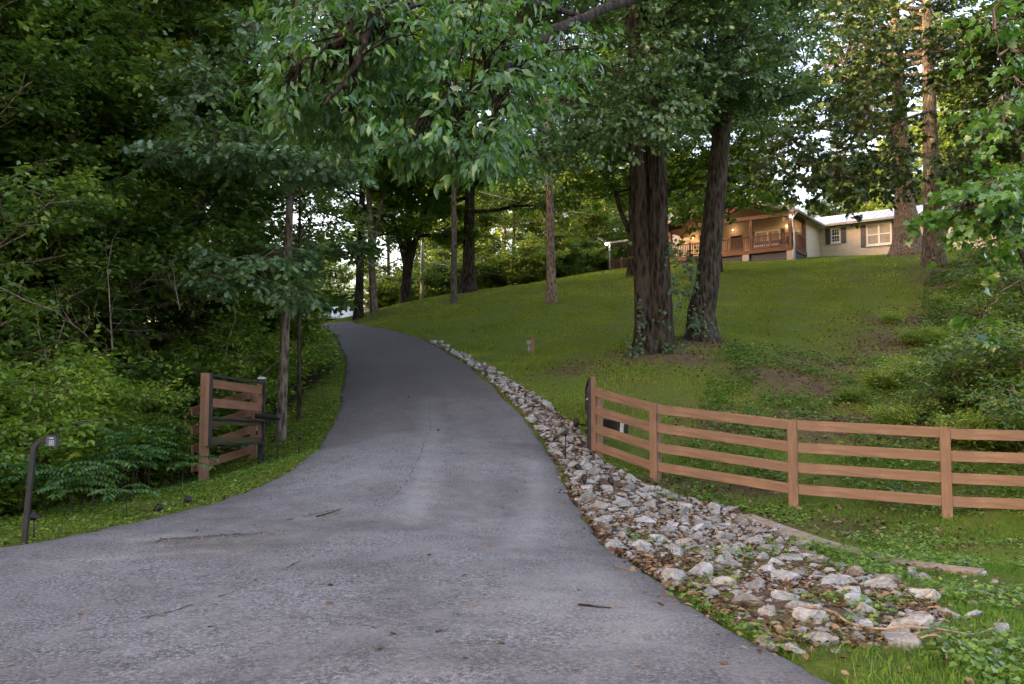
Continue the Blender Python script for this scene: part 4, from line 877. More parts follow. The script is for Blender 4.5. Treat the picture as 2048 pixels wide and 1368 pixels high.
mb.build('keys', M['key_white'], kb); mb = MB(); mb.box(c0.x + .012, c0.x + .06, -.0496, -.0484, c0.z + .032, c0.z + .040); mb.build('lettering_strip', M['key_white'], kb)
mb = MB(); mb.box(c0.x - .026, c0.x + .09, -.052, .05, c0.z + .062, c0.z + .07); mb.build('hood', M['black_steel'], kb, bevel=.003)
# ------------------------------------------------------------------ garden lights
def path_light(u, vb, vt, Y, label, tilt=0):
    p = P(u, vb, Y); g = Z(p.x, p.y); h = P(u, vt, Y).z - g; root = empty('path_light', (p.x, p.y, g), label, 'path light', 'path lights beside the driveway')
    mb = MB(); mb.tube([Vector((0, 0, -.1)), Vector((tilt * .5, 0, h * .5)), Vector((tilt, 0, h - .02))], .010, 6); mb.build('stake', M['bronze'], root, True)
    mb = MB(); mb.lathe([(.03, h - .05), (.034, h - .02), (.085, h - .028), (.088, h - .02), (.04, h + .012), (.012, h + .03), (.006, h + .045)], 16, (tilt, 0, 0)); mb.build('lamp_shade', M['bronze'], root, True)
path_light(597, 918, 872, 16.2, 'slim bronze path light on the grass right of the left gate', .01)
path_light(69, 1082, 1030, 9.35, 'slim path light standing beside the keypad post', -.02)
path_light(1131, 903, 865, 15.3, 'slim path light among the rocks left of the right gate', 0)
def spot_light(u, vb, vt, Y, label, az=0):
    p = P(u, vb, Y); g = Z(p.x, p.y); h = P(u, vt, Y).z - g; root = empty('spot_light', (p.x, p.y, g), label, 'spotlight', 'garden spotlights near the gate', az)
    mb = MB(); mb.tube([Vector((0, 0, -.1)), Vector((0, 0, h * .45))], [.014, .014], 6); mb.tube([Vector((0, 0, h * .42)), Vector((0, 0, h * .55))], [.022, .018], 8); mb.build('stake', M['bronze'], root, True)
    mb = MB(); n0 = len(mb.v); mb.lathe([(.012, -.065), (.030, -.055), (.043, -.02), (.046, .03), (.042, .055), (.036, .05), (.01, .035)], 14)
    rot = Matrix.Translation((0.012, 0, h * .78)) @ Matrix.Rotation(R(38), 4, 'Y'); mb.v = [tuple(rot @ Vector(q)) for q in mb.v]; mb.build('lamp_head', M['bronze'], root, True)
spot_light(313, 1044, 1014, 11.2, 'small bronze spotlight on the left grass edge nearer the keypad', .3)
spot_light(372, 1028, 998, 11.7, 'small bronze spotlight on the left grass edge nearer the gate', -.2)
spot_light(1157, 951, 931, 14.3, 'bronze spotlight farthest up the rocks below the right gate', 2.6)
spot_light(1169, 980, 951, 13.3, 'bronze spotlight closest to the asphalt on the riprap', 1.6)
spot_light(1223, 980, 957, 13.5, 'bronze spotlight in the middle of the riprap left of the fence', 2.0)
# ------------------------------------------------------------------ meter post on the lawn
p = P(1065, 711, 26); g = Z(p.x, p.y); root = empty('meter_post', (p.x, p.y, g), 'short wooden post with two grey electrical boxes on the lawn', 'utility post'); h = P(1065, 675, 26).z - g
mb = MB(); mb.box(-.05, .05, -.05, .05, -.2, h); mb.build('post', M['gate_board_v'], root, bevel=.004)
mb = MB(); mb.box(-.18, -.055, -.07, .02, h - .21, h - .09); mb.build('upper_box', M['meter_grey'], root, bevel=.008)
mb = MB(); mb.box(-.15, -.06, -.06, .02, h - .43, h - .32); mb.build('lower_box', M['meter_grey'], root, bevel=.006)
mb = MB(); mb.tube([Vector((-.105, -.02, -.1)), Vector((-.105, -.02, h - .2))], .014, 6); mb.build('conduit', M['galv'], root, True)
# ------------------------------------------------------------------ utility pole and wires
p = P(844, 603, 54); g = Z(p.x, p.y); root = empty('utility_pole', (p.x, p.y, g), 'pale slim utility pole behind the lawn crest', 'utility pole'); h = 8.5
mb = MB(); mb.tube([Vector((0, 0, -.3)), Vector((0, 0, h))], [.13, .09], 10); mb.build('pole', M['galv'], root, True)
mb = MB()
for z in (h - 5.7, h - .3): mb.tube([Vector((0, 0, z)), Vector((8, 6, z - .55)), Vector((18, 14, z - .1))], .018, 5, False)
mb.build('wire', M['downpipe'], root, True)
mb = MB(); mb.box(-.9, .9, -.05, .05, h - .5, h - .38); mb.build('crossarm', M['bark_tan'], root)
# ------------------------------------------------------------------ barn
p = P(668, 640, 56); bz = Z(p.x, p.y); barn = empty('barn', (p.x, p.y, bz), 'low red barn with a white metal roof at the top of the drive', 'barn', rz=R(20))
zt = P(690, 614, 56).z - bz; zm = P(690, 638, 54).z - bz
mb = MB(); mb.box(-4, 2.2, -2.4, 3.4, -1, zm - .02); mb.add([(2.2, -2.4, zm), (2.2, 3.4, zm), (2.2, .5, zt), (-4, -2.4, zm), (-4, 3.4, zm), (-4, .5, zt)], [(0, 1, 2), (3, 5, 4)]); mb.build('wall', flat('barn red', (.22, .06, .045), .8), barn)
mb = MB()
for s0, s1 in ((-2.7, .5), (3.7, .5)):
    for k in range(14):
        x0 = -4.3 + k * .48; mb.hexa([(x0, s0, zm - .05), (x0 + .475, s0, zm - .05), (x0 + .475, s1, zt + .02), (x0, s1, zt + .02), (x0, s0, zm + .02), (x0 + .475, s0, zm + .02), (x0 + .475, s1, zt + .09), (x0, s1, zt + .09)])
mb.build('roof', M['roof'], barn); mb = MB(); mb.box(2.2, 2.24, -1.2, .6, -.5, zm - .3); mb.build('door', M['white_trim'], barn)

# ------------------------------------------------------------------ house
cp = P(1584, 492, 54); TH = R(-35.5)
house = empty('house', (cp.x, cp.y, cp.z), 'long single storey cream brick house with a timber porch on top of the hill', 'house', rz=TH)
def hb(name, boxes, mat, parent=house, bevel=0):
    mb = MB(); [mb.box(*b) for b in boxes]; return mb.build(name, M[mat], parent, bevel=bevel)
EZ, RZ_ = 2.28, 3.72; GL = -8.9; BX = 13.0; YW = 6.3
# brick walls as one mesh: porch back wall, right return wall, main wing (openings are framed windows proud of the wall)
mb = MB(); mb.box(GL - 2.2, 0, 3.15, 3.4, -1.2, EZ + .05); mb.box(-.25, 0, 3.4, YW - .01, -1.2, EZ + .02)
mb.box(-.25, BX, YW, YW + .25, -1.4, EZ - .1); mb.box(BX - .25, BX, YW + .25, YW + 7, -1.4, EZ - .1); mb.box(GL - 2.2, GL - 1.95, 3.4, 12, -1.2, EZ)
mb.add([(GL + .6, 3.152, EZ), (-.6, 3.152, EZ), (-4.3, 3.152, RZ_ - .1)], [(0, 1, 2)])
mb.build('wall', M['brick'], house)
# gable roof (ridge along y)
rx_ = -4.3; sl = (RZ_ - EZ) / (0 - rx_)
def slope_roof(x0, z0, x1, z1, ya, yb, t=.09):
    return [(x0, ya, z0), (x1, ya, z1), (x1, yb, z1), (x0, yb, z0), (x0, ya, z0 + t), (x1, ya, z1 + t), (x1, yb, z1 + t), (x0, yb, z0 + t)]
mb = MB(); mb.hexa(slope_roof(rx_, RZ_ + .05, .55, RZ_ + .05 - (4.85) * sl, -.7, 12)); mb.hexa(slope_roof(-9.15, RZ_ + .05 - 4.85 * sl, rx_ - .002, RZ_ + .05, -.7, 12))
for k in range(30):
    y_ = -.55 + k * .42; mb.hexa([(rx_, y_, RZ_ + .14), (.55, y_, RZ_ + .14 - 4.85 * sl), (.55, y_ + .03, RZ_ + .14 - 4.85 * sl), (rx_, y_ + .03, RZ_ + .14), (rx_, y_, RZ_ + .17), (.55, y_, RZ_ + .17 - 4.85 * sl), (.55, y_ + .03, RZ_ + .17 - 4.85 * sl), (rx_, y_ + .03, RZ_ + .17)])
# main wing roof
ry0, rz0, ry1, rz1 = YW - .5, EZ - .02, YW + 3.5, 3.62
mb.hexa([(-1.5, ry0, rz0), (BX + .4, ry0, rz0), (BX + .4, ry1, rz1), (-4, ry1, rz1), (-1.5, ry0, rz0 + .08), (BX + .4, ry0, rz0 + .08), (BX + .4, ry1, rz1 + .08), (-4, ry1, rz1 + .08)])
mb.hexa([(-4, ry1 + .004, rz1), (BX + .4, ry1 + .004, rz1), (BX + .4, YW + 7.4, rz0), (-4, YW + 7.4, rz0), (-4, ry1 + .004, rz1 + .08), (BX + .4, ry1 + .004, rz1 + .08), (BX + .4, YW + 7.4, rz0 + .08), (-4, YW + 7.4, rz0 + .08)])
for k in range(30):
    x_ = .7 + k * .42
    if x_ < BX + .3: mb.hexa([(x_, ry0, rz0 + .08), (x_ + .03, ry0, rz0 + .08), (x_ + .03, ry1, rz1 + .08), (x_, ry1, rz1 + .08), (x_, ry0, rz0 + .115), (x_ + .03, ry0, rz0 + .115), (x_ + .03, ry1, rz1 + .115), (x_, ry1, rz1 + .115)])
mb.box(-13.5, GL - 2.3, -.2, 3.3, 1.62, 1.68)
roof = mb.build('roof', M['roof'], house)
mb = MB(); mb.tube([Vector((2.9, 8.1, 2.9)), Vector((2.9, 8.1, 3.35))], .05, 8); mb.tube([Vector((5.2, 8.6, 3.1)), Vector((5.2, 8.6, 3.45))], .035, 8); mb.build('vent_pipe', M['galv'], roof)
hb('gutter', [(.52, .66, -.7, YW - .55, EZ - .21, EZ - .07), (.66, BX + .4, ry0 - .13, ry0 - .003, EZ - .12, EZ + .04)], 'gutter', roof, .01)
mb = MB(); mb.bar((.4, -.72, RZ_ + .02 - 4.7 * sl), (rx_, -.72, RZ_ + .02), .04, .2); mb.bar((rx_, -.722, RZ_ + .02), (-9.15, -.722, RZ_ + .02 - 4.85 * sl), .04, .2); mb.build('fascia', M['gutter'], roof)
hb('soffit', [(-8.9, .3, -.6, 3.15, EZ + .02, EZ + .05)], 'soffit', house) if False else None
mb = MB(); mb.add([(rx_, -.65, RZ_ + .02), (.5, -.65, RZ_ + .02 - 4.8 * sl), (.5, 3.14, RZ_ + .02 - 4.8 * sl), (rx_, 3.14, RZ_ + .02)], [(0, 1, 2, 3)]); mb.add([(rx_, -.65, RZ_ + .018), (-9.1, -.65, RZ_ + .018 - 4.8 * sl), (-9.1, 3.14, RZ_ + .018 - 4.8 * sl), (rx_, 3.14, RZ_ + .018)], [(0, 3, 2, 1)])
mb.build('porch_ceiling', M['soffit'], house)
# timber frame
for x_ in (-.12, -2.7, -5.5, -8.5): hb('porch_post', [(x_ - .11, x_ + .11, .02, .24, .0, EZ - .28)], 'beam_wood', bevel=.01)
hb('porch_post', [(-.24, -.02, 2.9, 3.12, 0, EZ - .28)], 'beam_wood', bevel=.01)
hb('header_beam', [(-8.8, .15, .0, .2, EZ - .28, EZ - .02)], 'beam_wood', bevel=.01); hb('side_beam', [(-.22, -.02, .21, 3.14, EZ - .27, EZ - .04)], 'beam_wood', bevel=.01)
mb = MB(); mb.bar((rx_, .1, EZ - .02), (rx_, .1, RZ_ - .05), .2, .2, up=(0, 1, 0)); mb.bar((rx_ + .1, .1, EZ + .35), (rx_ + 1.15, .1, RZ_ - .42), .16, .16, up=(0, 1, 0)); mb.bar((rx_ - .1, .1, EZ + .35), (rx_ - 1.15, .1, RZ_ - .42), .16, .16, up=(0, 1, 0))
mb.bar((rx_, .09, RZ_ - .08), (.2, .09, RZ_ - .08 - 4.5 * sl), .16, .18); mb.bar((rx_, .088, RZ_ - .08), (-8.8, .088, RZ_ - .08 - 4.5 * sl), .16, .18); mb.bar((rx_ - 1.2, .1, RZ_ - .35), (rx_ + 1.2, .1, RZ_ - .35), .14, .14); mb.build('gable_truss', M['beam_wood'], house)
# deck
hb('deck_floor', [(-11.2, 0, -.02, 3.14, -.06, 0)], 'deck_wood'); hb('rim_board', [(-11.2, .03, -.07, -.022, -.25, .01), (.002, .05, -.02, 3.14, -.25, .01)], 'deck_wood', bevel=.005)
hb('lower_deck', [(-13.4, -11.25, 0, 3.1, -.9, -.52)], 'deck_wood')
for x_ in (-.12, -3.05, -6.1, -9.2): hb('brick_pier', [(x_ - .22, x_ + .22, -.05, .35, -1.6, -.255)], 'pier')
mb = MB()
for k in range(6): z_ = -.26 - k * .2; mb.box(-11.2, -.35, .1, .13 + .004 * (k % 2), z_ - .19, z_); mb.box(-.06, -.03, .36, 3.14, z_ - .19, z_)
mb.build('skirting', M['skirt'], house)
def railing(x0, y0, x1, y1, z, nposts):
    L = math.hypot(x1 - x0, y1 - y0); n_ = int(L / .125); d = Vector(((x1 - x0) / L, (y1 - y0) / L, 0)); p0 = Vector((x0, y0, z)); mb = MB()
    mb.bar(p0 + Vector((0, 0, .88)), p0 + d * L + Vector((0, 0, .88)), .09, .045); mb.bar(p0 + Vector((0, 0, .10)), p0 + d * L + Vector((0, 0, .10)), .045, .08)
    for k in range(n_): q = p0 + d * (L * (k + .5) / n_); mb.bar(q + Vector((0, 0, .13)), q + Vector((0, 0, .86)), .04, .04, up=d)
    for k in range(nposts): q = p0 + d * (L * (k + .5) / nposts); mb.bar(q, q + Vector((0, 0, 1.0)), .1, .1, up=d)
    mb.build('railing', M['deck_wood'], house)
railing(-.25, -.0, -2.58, 0, 0, 1); railing(-2.82, 0, -5.38, 0, 0, 1); railing(-5.62, 0, -8.38, 0, 0, 1); railing(-8.62, 0, -11.2, 0, 0, 1); railing(.0, .1, 0, 2.95, 0, 1); railing(-11.4, 0, -13.2, 0, -.52, 1)
hb('porch_post', [(-13.32, -13.2, -.05, .07, -.9, 1.6)], 'gutter'); hb('fascia', [(-13.55, -11.2, -.26, -.21, 1.55, 1.66)], 'gutter')
mb = MB(); mb.tube([Vector((.58, -.6, EZ - .2)), Vector((.5, -.6, EZ - .3)), Vector((.12, -.12, EZ - .5)), Vector((.12, -.12, EZ - 1.0)), Vector((.2, -.14, EZ - 1.25)), Vector((.2, -.14, .0)), Vector((.12, -.14, -.4)), Vector((.12, -.14, -1.1))], .055, 8); mb.build('downspout', M['downpipe'], house, True)
# windows
def window(x0, x1, z0, z1, y, sash=2, grid=(0, 0), shutters=True, curtain=False, sw=.33):
    fr = MB(); t = .09
    fr.box(x0, x1, y - .05, y - .003, z1 - t, z1); fr.box(x0, x1, y - .05, y - .003, z0, z0 + t); fr.box(x0, x0 + t, y - .05, y - .003, z0 + t, z1 - t); fr.box(x1 - t, x1, y - .05, y - .003, z0 + t, z1 - t)
    zm_ = (z0 + z1) / 2; w_ = (x1 - x0 - 2 * t) / (sash if sash else 1)
    for k in range(1, sash): xx = x0 + t + w_ * k; fr.box(xx - .06, xx + .06, y - .052, y - .003, z0 + t, z1 - t)
    fr.box(x0 + t, x1 - t, y - .048, y - .003, zm_ - .035, zm_ + .035)
    f = fr.build('window', M['white_trim'], house); g_ = MB(); g_.box(x0 + t, x1 - t, y - .02, y - .006, z0 + t, z1 - t); g_.build('pane', M['glass'] if not curtain else M['curtain'], f)
    if grid[0]:
        q = MB()
        for s in range(sash):
            xa = x0 + t + w_ * s; xb = xa + w_
            for k in range(1, grid[0]): xx = xa + w_ * k / grid[0]; q.box(xx - .012, xx + .012, y - .03, y - .021, z0 + t, z1 - t)
            for k in range(1, grid[1]): zz_ = z0 + (z1 - z0) * k / grid[1]; q.box(xa, xb, y - .031, y - .022, zz_ - .012, zz_ + .012)
        q.build('glazing_bar', M['white_trim'], f)
    q = MB(); q.box(x0 - .05, x1 + .05, y - .11, y - .004, z0 - .09, z0 - .002); q.build('sill', M['white_trim'], f)
    if shutters:
        for xa in (x0 - .04 - sw, x1 + .04):
            q = MB(); q.box(xa, xa + sw, y - .035, y - .003, z0 - .08, z1 + .02)
            for zz_ in (z0 - .02, zm_ - .05, z1 - .1): q.box(xa - .002, xa + sw + .002, y - .052, y - .036, zz_, zz_ + .08)
            q.build('shutter', M['shutter'], house)
window(.78, 1.42, 1.05, 2.05, YW, 1, (3, 4)); window(3.12, 4.72, .62, 2.05, YW, 2, (0, 0), True, True); window(8.15, 9.2, .75, 1.95, YW, 1, (3, 4)); window(10.6, 11.3, .95, 1.95, YW, 1, (2, 4))
window(-3.5, -1.75, .25, 1.82, 3.15, 2, (2, 2), True, True, .28); window(-1.0, -.42, 1.0, 1.6, 3.15, 1, (0, 0), False, True)
hb('door', [(-7.6, -6.6, 3.11, 3.147, 0, 2.05)], 'beam_wood'); hb('door', [(-5.25, -4.45, 3.11, 3.147, 0, 1.7)], 'black_plastic')
# lamps
def lamp(name, loc, mat, r, power, col, label, dl=(0, 0, 0)):
    mb = MB(); mb.lathe([(r * .3, -r), (r * .9, -r * .5), (r, 0), (r * .8, r * .6), (r * .3, r)], 10, loc); o = mb.build(name, M[mat], house, True); o['label'] = label
    l = bpy.data.lights.new('lamp_light', 'POINT'); l.energy = power; l.color = col; l.shadow_soft_size = .08; lo = bpy.data.objects.new('lamp_light', l); COL.objects.link(lo); lo.parent = house; lo.location = Vector(loc) + Vector(dl)
lamp('floodlight', (.02, -.25, EZ - .38), 'lamp_cool', .05, .12, (1, .9, .75), 'lit white floodlight at the porch corner', (0, -.2, -.1))
lamp('floodlight', (-13.35, -.35, 1.5), 'lamp_cool', .07, .15, (1, .95, .85), 'lit white floodlight on the lower porch', (0, -.25, -.1))
lamp('wall_lamp', (-1.25, 3.0, 1.95), 'lamp_warm', .03, .5, (1, .6, .28), 'warm wall lamp beside the porch window', (0, -.25, .05))
lamp('wall_lamp', (-5.0, 2.9, 2.1), 'lamp_warm', .03, .8, (1, .6, .28), 'warm lamp lighting the porch wall', (0, -.3, 0))
lamp('wall_lamp', (-8.0, 2.9, 1.9), 'lamp_warm', .04, 1.2, (1, .5, .2), 'warm lamp at the left of the porch', (0, -.3, 0))
# porch furniture
Hm = Matrix.Translation(house.location) @ Matrix.Rotation(TH, 4, 'Z')
def hw(x, y, z): return Hm @ Vector((x, y, z))
root = empty('outdoor_sofa', hw(-2.1, 1.5, 0), 'dark wicker sofa with pale cushions on the porch behind the railing', 'sofa', rz=TH)
mb = MB(); mb.box(-.9, .9, -.4, .4, .08, .38); mb.box(-.9, .9, .3, .4, .38, .85); mb.box(-.98, -.88, -.4, .4, .1, .62); mb.box(.88, .98, -.4, .4, .1, .62); mb.build('frame', M['fabric_dark'], root, bevel=.02)
mb = MB(); mb.box(-.85, -.01, -.38, .28, .385, .5); mb.box(.01, .85, -.38, .28, .385, .5); mb.build('seat_cushion', M['cushion'], root, bevel=.03)
for i, (x_, lb) in enumerate(((-4.0, 'dark patio chair behind the railing left of the porch sofa'), (-.75, 'dark patio chair at the right corner of the porch'))):
    root = empty('patio_chair', hw(x_, 1.3, 0), lb, 'chair', rz=TH + .3 - i * .6)
    mb = MB(); mb.box(-.3, .3, -.3, .3, .36, .44); mb.build('seat', M['fabric_dark'], root, bevel=.01); mb = MB(); mb.hexa([(-.3, .27, .44), (.3, .27, .44), (.3, .32, .44), (-.3, .32, .44), (-.28, .38, 1.0), (.28, .38, 1.0), (.28, .43, 1.0), (-.28, .43, 1.0)]); mb.build('backrest', M['fabric_dark'], root, bevel=.01)
    for sx in (-1, 1):
        for sy in (-1, 1): mb = MB(); mb.bar((sx * .27, sy * .27, 0), (sx * .27, sy * .27, .36), .04, .04, up=(0, 1, 0)); mb.build('leg', M['fabric_dark'], root)
# ------------------------------------------------------------------ riprap
def rock_mesh(seed):
    rg = random.Random(seed); bm = bmesh.new()
    for _ in range(16):
        v = Vector((rg.gauss(0, 1), rg.gauss(0, 1), rg.gauss(0, 1))).normalized() * rg.uniform(.75, 1); bm.verts.new((v.x * .5, v.y * rg.uniform(.32, .42), v.z * .25))
    r_ = bmesh.ops.convex_hull(bm, input=bm.verts[:]); bmesh.ops.delete(bm, geom=[g for g in r_['geom_interior'] if isinstance(g, bmesh.types.BMVert)], context='VERTS')
    bmesh.ops.bevel(bm, geom=bm.edges[:], offset=.018, segments=1, affect='EDGES'); bmesh.ops.subdivide_edges(bm, edges=bm.edges[:], cuts=1, use_grid_fill=True); bmesh.ops.triangulate(bm, faces=bm.faces[:])
    for v in bm.verts: v.co += Vector((rg.gauss(0, .010), rg.gauss(0, .010), rg.gauss(0, .010)))
    me = bpy.data.meshes.new('rock'); bm.to_mesh(me); bm.free(); me.materials.append(M['rock']); return me
RM = [rock_mesh(300 + i) for i in range(12)]
def sample_poly(poly, n_, rg, dens=None):
    out = np.zeros((0, 2)); mn, mx = poly.min(0), poly.max(0)
    while len(out) < n_:
        q = rg.uniform(mn, mx, (n_ * 3, 2)); q = q[inpoly(q[:, 0], q[:, 1], poly)]
        if dens is not None: q = q[rg.random(len(q)) < dens(q)]
        out = np.vstack([out, q])
    return out[:n_]
rg = np.random.default_rng(77)
RC = np.array(cast(1600, 1232)[:2])
def rockdens(q):  # gaps of soil and weeds in the lower right part
    nz = np.sin(q[:, 0] * 2.3 + 1.2) * np.sin(q[:, 1] * 2.9 + .4 + q[:, 0]); up_ = np.clip((q[:, 1] - 8.5) / 3, 0, 1); return np.clip(.30 + .7 * up_ + nz * .45 * (1 - up_) + .9 * np.exp(-(((q - RC) / np.array([.75, .5])) ** 2).sum(1)), .02, 1)
cand = sample_poly(ROCKP, 3600, rg, rockdens)
sizes = np.clip(rg.gamma(3.2, .045, len(cand)), .07, .36)
stray = np.array([tuple(cast(rg.uniform(1480, 2010), rg.uniform(1130, 1310))[:2]) for _ in range(90)]); cand = np.vstack([cand, stray]); sizes = np.r_[sizes, rg.uniform(.06, .2, 90)]
order = np.argsort(-(sizes / cand[:, 1])); pl, ps = [], []
for i in order:    # greedy packing, biggest on screen first
    if all((cand[i, 0] - a) ** 2 + (cand[i, 1] - b) ** 2 > ((sizes[i] + s) * .42) ** 2 for (a, b), s in zip(pl, ps)):
        pl.append(tuple(cand[i])); ps.append(sizes[i])
pl = np.array(pl); ps = np.array(ps); zr = Z(pl[:, 0], pl[:, 1])
key = np.argsort(-(ps / pl[:, 1])); RK = 'grey angular limestone rock in the riprap strip beside the driveway'
def rmat(i, rot_only=False):
    r_ = random.Random(int(i)); return Matrix.Rotation(r_.uniform(0, 6.28), 4, 'Z') @ Matrix.Rotation(r_.gauss(0, .35), 4, 'X') @ Matrix.Rotation(r_.gauss(0, .3), 4, 'Y')
for i in key[:290]:
    o = link('riprap_rock', RM[i % 12]); s = ps[i] * 1.15; o.matrix_world = Matrix.Translation((pl[i, 0], pl[i, 1], zr[i] + s * .055)) @ rmat(i) @ Matrix.Diagonal((s, s, s, 1)); tag(o, RK, 'rock', 'riprap rocks beside the driveway')
def batch(name, idx_pos_size, meshes, mat, rndv=0.3, sink=.1, tall=1.0):
    Vs, Fs, Rs, off = [], [], [], 0
    arr = []
    for me in meshes:
        v = np.empty(len(me.vertices) * 3, np.float32); me.vertices.foreach_get('co', v); f = np.array([tuple(p.vertices) for p in me.polygons]); arr.append((v.reshape(-1, 3), f))
    for j, (x, y, z, s) in enumerate(idx_pos_size):
        v, f = arr[j % len(arr)]; Rm = np.array(rmat(j + 5000))[:3, :3]; Vs.append((v * s) @ Rm.T + np.array([x, y, z + s * sink])); Fs.append(f + off); off += len(v); Rs.append(np.full(len(v), random.Random(j).random() * rndv))
    return link(name, npmesh(name, np.vstack(Vs), np.vstack(Fs), mat, np.concatenate(Rs)))
def small_rock(seed):
    rg_ = random.Random(seed); bm = bmesh.new()
    for _ in range(9): v = Vector((rg_.gauss(0, 1), rg_.gauss(0, 1), rg_.gauss(0, 1))).normalized(); bm.verts.new((v.x * .5, v.y * .4, v.z * .3))
    bmesh.ops.convex_hull(bm, input=bm.verts[:]); bmesh.ops.triangulate(bm, faces=bm.faces[:]); me = bpy.data.meshes.new('chip'); bm.to_mesh(me); bm.free(); return me
SM = [small_rock(400 + i) for i in range(8)]
rest = [(pl[i, 0], pl[i, 1], zr[i], ps[i] * 1.1) for i in key[290:]]
ch = sample_poly(ROCKP, 3800, rg, rockdens); cz = Z(ch[:, 0], ch[:, 1]); cs = rg.uniform(.04, .13, len(ch))
o = batch('small_riprap', rest + [(a[0], a[1], z, s) for a, z, s in zip(ch, cz, cs)], SM, M['rock'], 1.0, .15); tag(o, 'small grey stones filling the gaps between the riprap rocks', 'gravel', kind='stuff')
# gravel crumbs on the worn patch of the drive
gp = []
for u, v, ru, rv, n_ in [(430, 1090, 120, 12, 1000), (540, 1074, 34, 8, 500), (660, 1035, 50, 9, 260), (500, 1120, 180, 20, 160), (1250, 1150, 60, 60, 120), (900, 1250, 500, 100, 160)]:
    for _ in range(n_):
        q = cast(u + rn.gauss(0, ru * .5), v + rn.gauss(0, rv * .5))
        if q: gp.append((q.x, q.y, Z(q.x, q.y) + .036, rn.uniform(.008, .026)))
o = batch('loose_gravel', gp, SM, M['rock'], .6, .2); tag(o, 'loose grit and pebbles scattered on the worn asphalt', 'gravel', kind='stuff')

# ------------------------------------------------------------------ grass and ground cover
def patch(q, sx=1.1, ph=0): return .5 + .5 * np.sin(q[:, 0] * sx + 1.3 * np.sin(q[:, 1] * .9 + ph)) * np.sin(q[:, 1] * sx * 1.2 + ph + np.sin(q[:, 0] * 1.7))
def blades(name, q, h, w, mat, label, cat, seed=0, lean=.5, rnd=None):
    rg_ = np.random.default_rng(seed); m = len(q); z = Z(q[:, 0], q[:, 1]); a = rg_.uniform(0, 6.28, m); hh = h * rg_.uniform(.45, 1.3, m); ww = w * rg_.uniform(.6, 1.3, m)
    b = np.c_[q, z - .01]; s = np.c_[np.cos(a), np.sin(a), np.zeros(m)] * ww[:, None] / 2; a2 = rg_.uniform(0, 6.28, m); L = hh * rg_.uniform(0, 1, m) * lean * 1.6
    md = b + np.c_[np.cos(a2) * L * .35, np.sin(a2) * L * .35, hh * .6]; tp = b + np.c_[np.cos(a2) * L, np.sin(a2) * L, hh]
    V = np.stack([b - s, b + s, md + s * .7, md - s * .7, tp], 1).reshape(-1, 3); k = (np.arange(m) * 5)[:, None]
    Fc = np.vstack([k + np.array([[0, 1, 2]]), k + np.array([[0, 2, 3]]), k + np.array([[3, 2, 4]])])
    r_ = np.repeat(np.clip(rg_.random(m) * .55 + .45 * patch(q, .55, seed) * (.5 + .5 * patch(q, 2.3, seed + 1)) + .05, 0, 1), 5); o = link(name, npmesh(name, V, Fc, mat, r_)); tag(o, label, cat, kind='stuff'); return o
def region(n_, x0, x1, y0, y1, rg_, fn):
    q = np.c_[rg_.uniform(x0, x1, n_), rg_.uniform(y0, y1, n_)]
    infr = (np.abs(q[:, 0] / q[:, 1]) < .95); q = q[infr]; q = q[~inpoly(q[:, 0], q[:, 1], ROADS)]; return q[rg_.random(len(q)) < fn(q)]
rg2 = np.random.default_rng(9)
def lawn_d(q):
    b = fieldat(q[:, 0], q[:, 1]); d = 1 - .8 * b; d[inpoly(q[:, 0], q[:, 1], ROCKP)] *= 0; d *= .55 + .45 * patch(q, .7); return np.clip(d, 0, 1)
q = region(520000, -10, 26, 15, 36, rg2, lambda q: lawn_d(q) * (q[:, 0] > np.interp(q[:, 1], [15, 20, 25, 36], [1.6, -.5, -3, -7]))); blades('lawn_grass', q, .065, .016, M['grass'], 'mown grass covering the sloping lawn', 'grass', 1)
q = region(260000, -12, 34, 36, 60, rg2, lambda q: lawn_d(q) * (q[:, 0] > -12)); blades('lawn_grass', q, .075, .03, M['grass'], 'mown grass covering the top of the hill', 'grass', 2)
def verge_d(q): return (inpoly(q[:, 0], q[:, 1], np.array(WOOD)) == 0) * (.4 + .6 * patch(q, 2, .5))
q = region(150000, -12, -2.5, 8.8, 26, rg2, verge_d); blades('verge_grass', q, .05, .011, M['grass'], 'short bright grass on the left verge between asphalt and shrubs', 'grass', 3)
def right_d(q):
    b = fieldat(q[:, 0], q[:, 1]); r_ = inpoly(q[:, 0], q[:, 1], ROCKP); return np.clip(1 - .75 * b, 0, 1) * np.where(r_, (patch(q, 2.1, 2) > .45) * .6 * (q[:, 1] < 10), 1) * np.clip(patch(q, 1.6, 1) * 1.3, .12, 1)
q = region(480000, 1.4, 15, 4.0, 16, rg2, right_d); blades('roadside_grass', q, .06, .008, M['grass_green'], 'uneven grass around the fence and the riprap', 'grass', 4, .8)
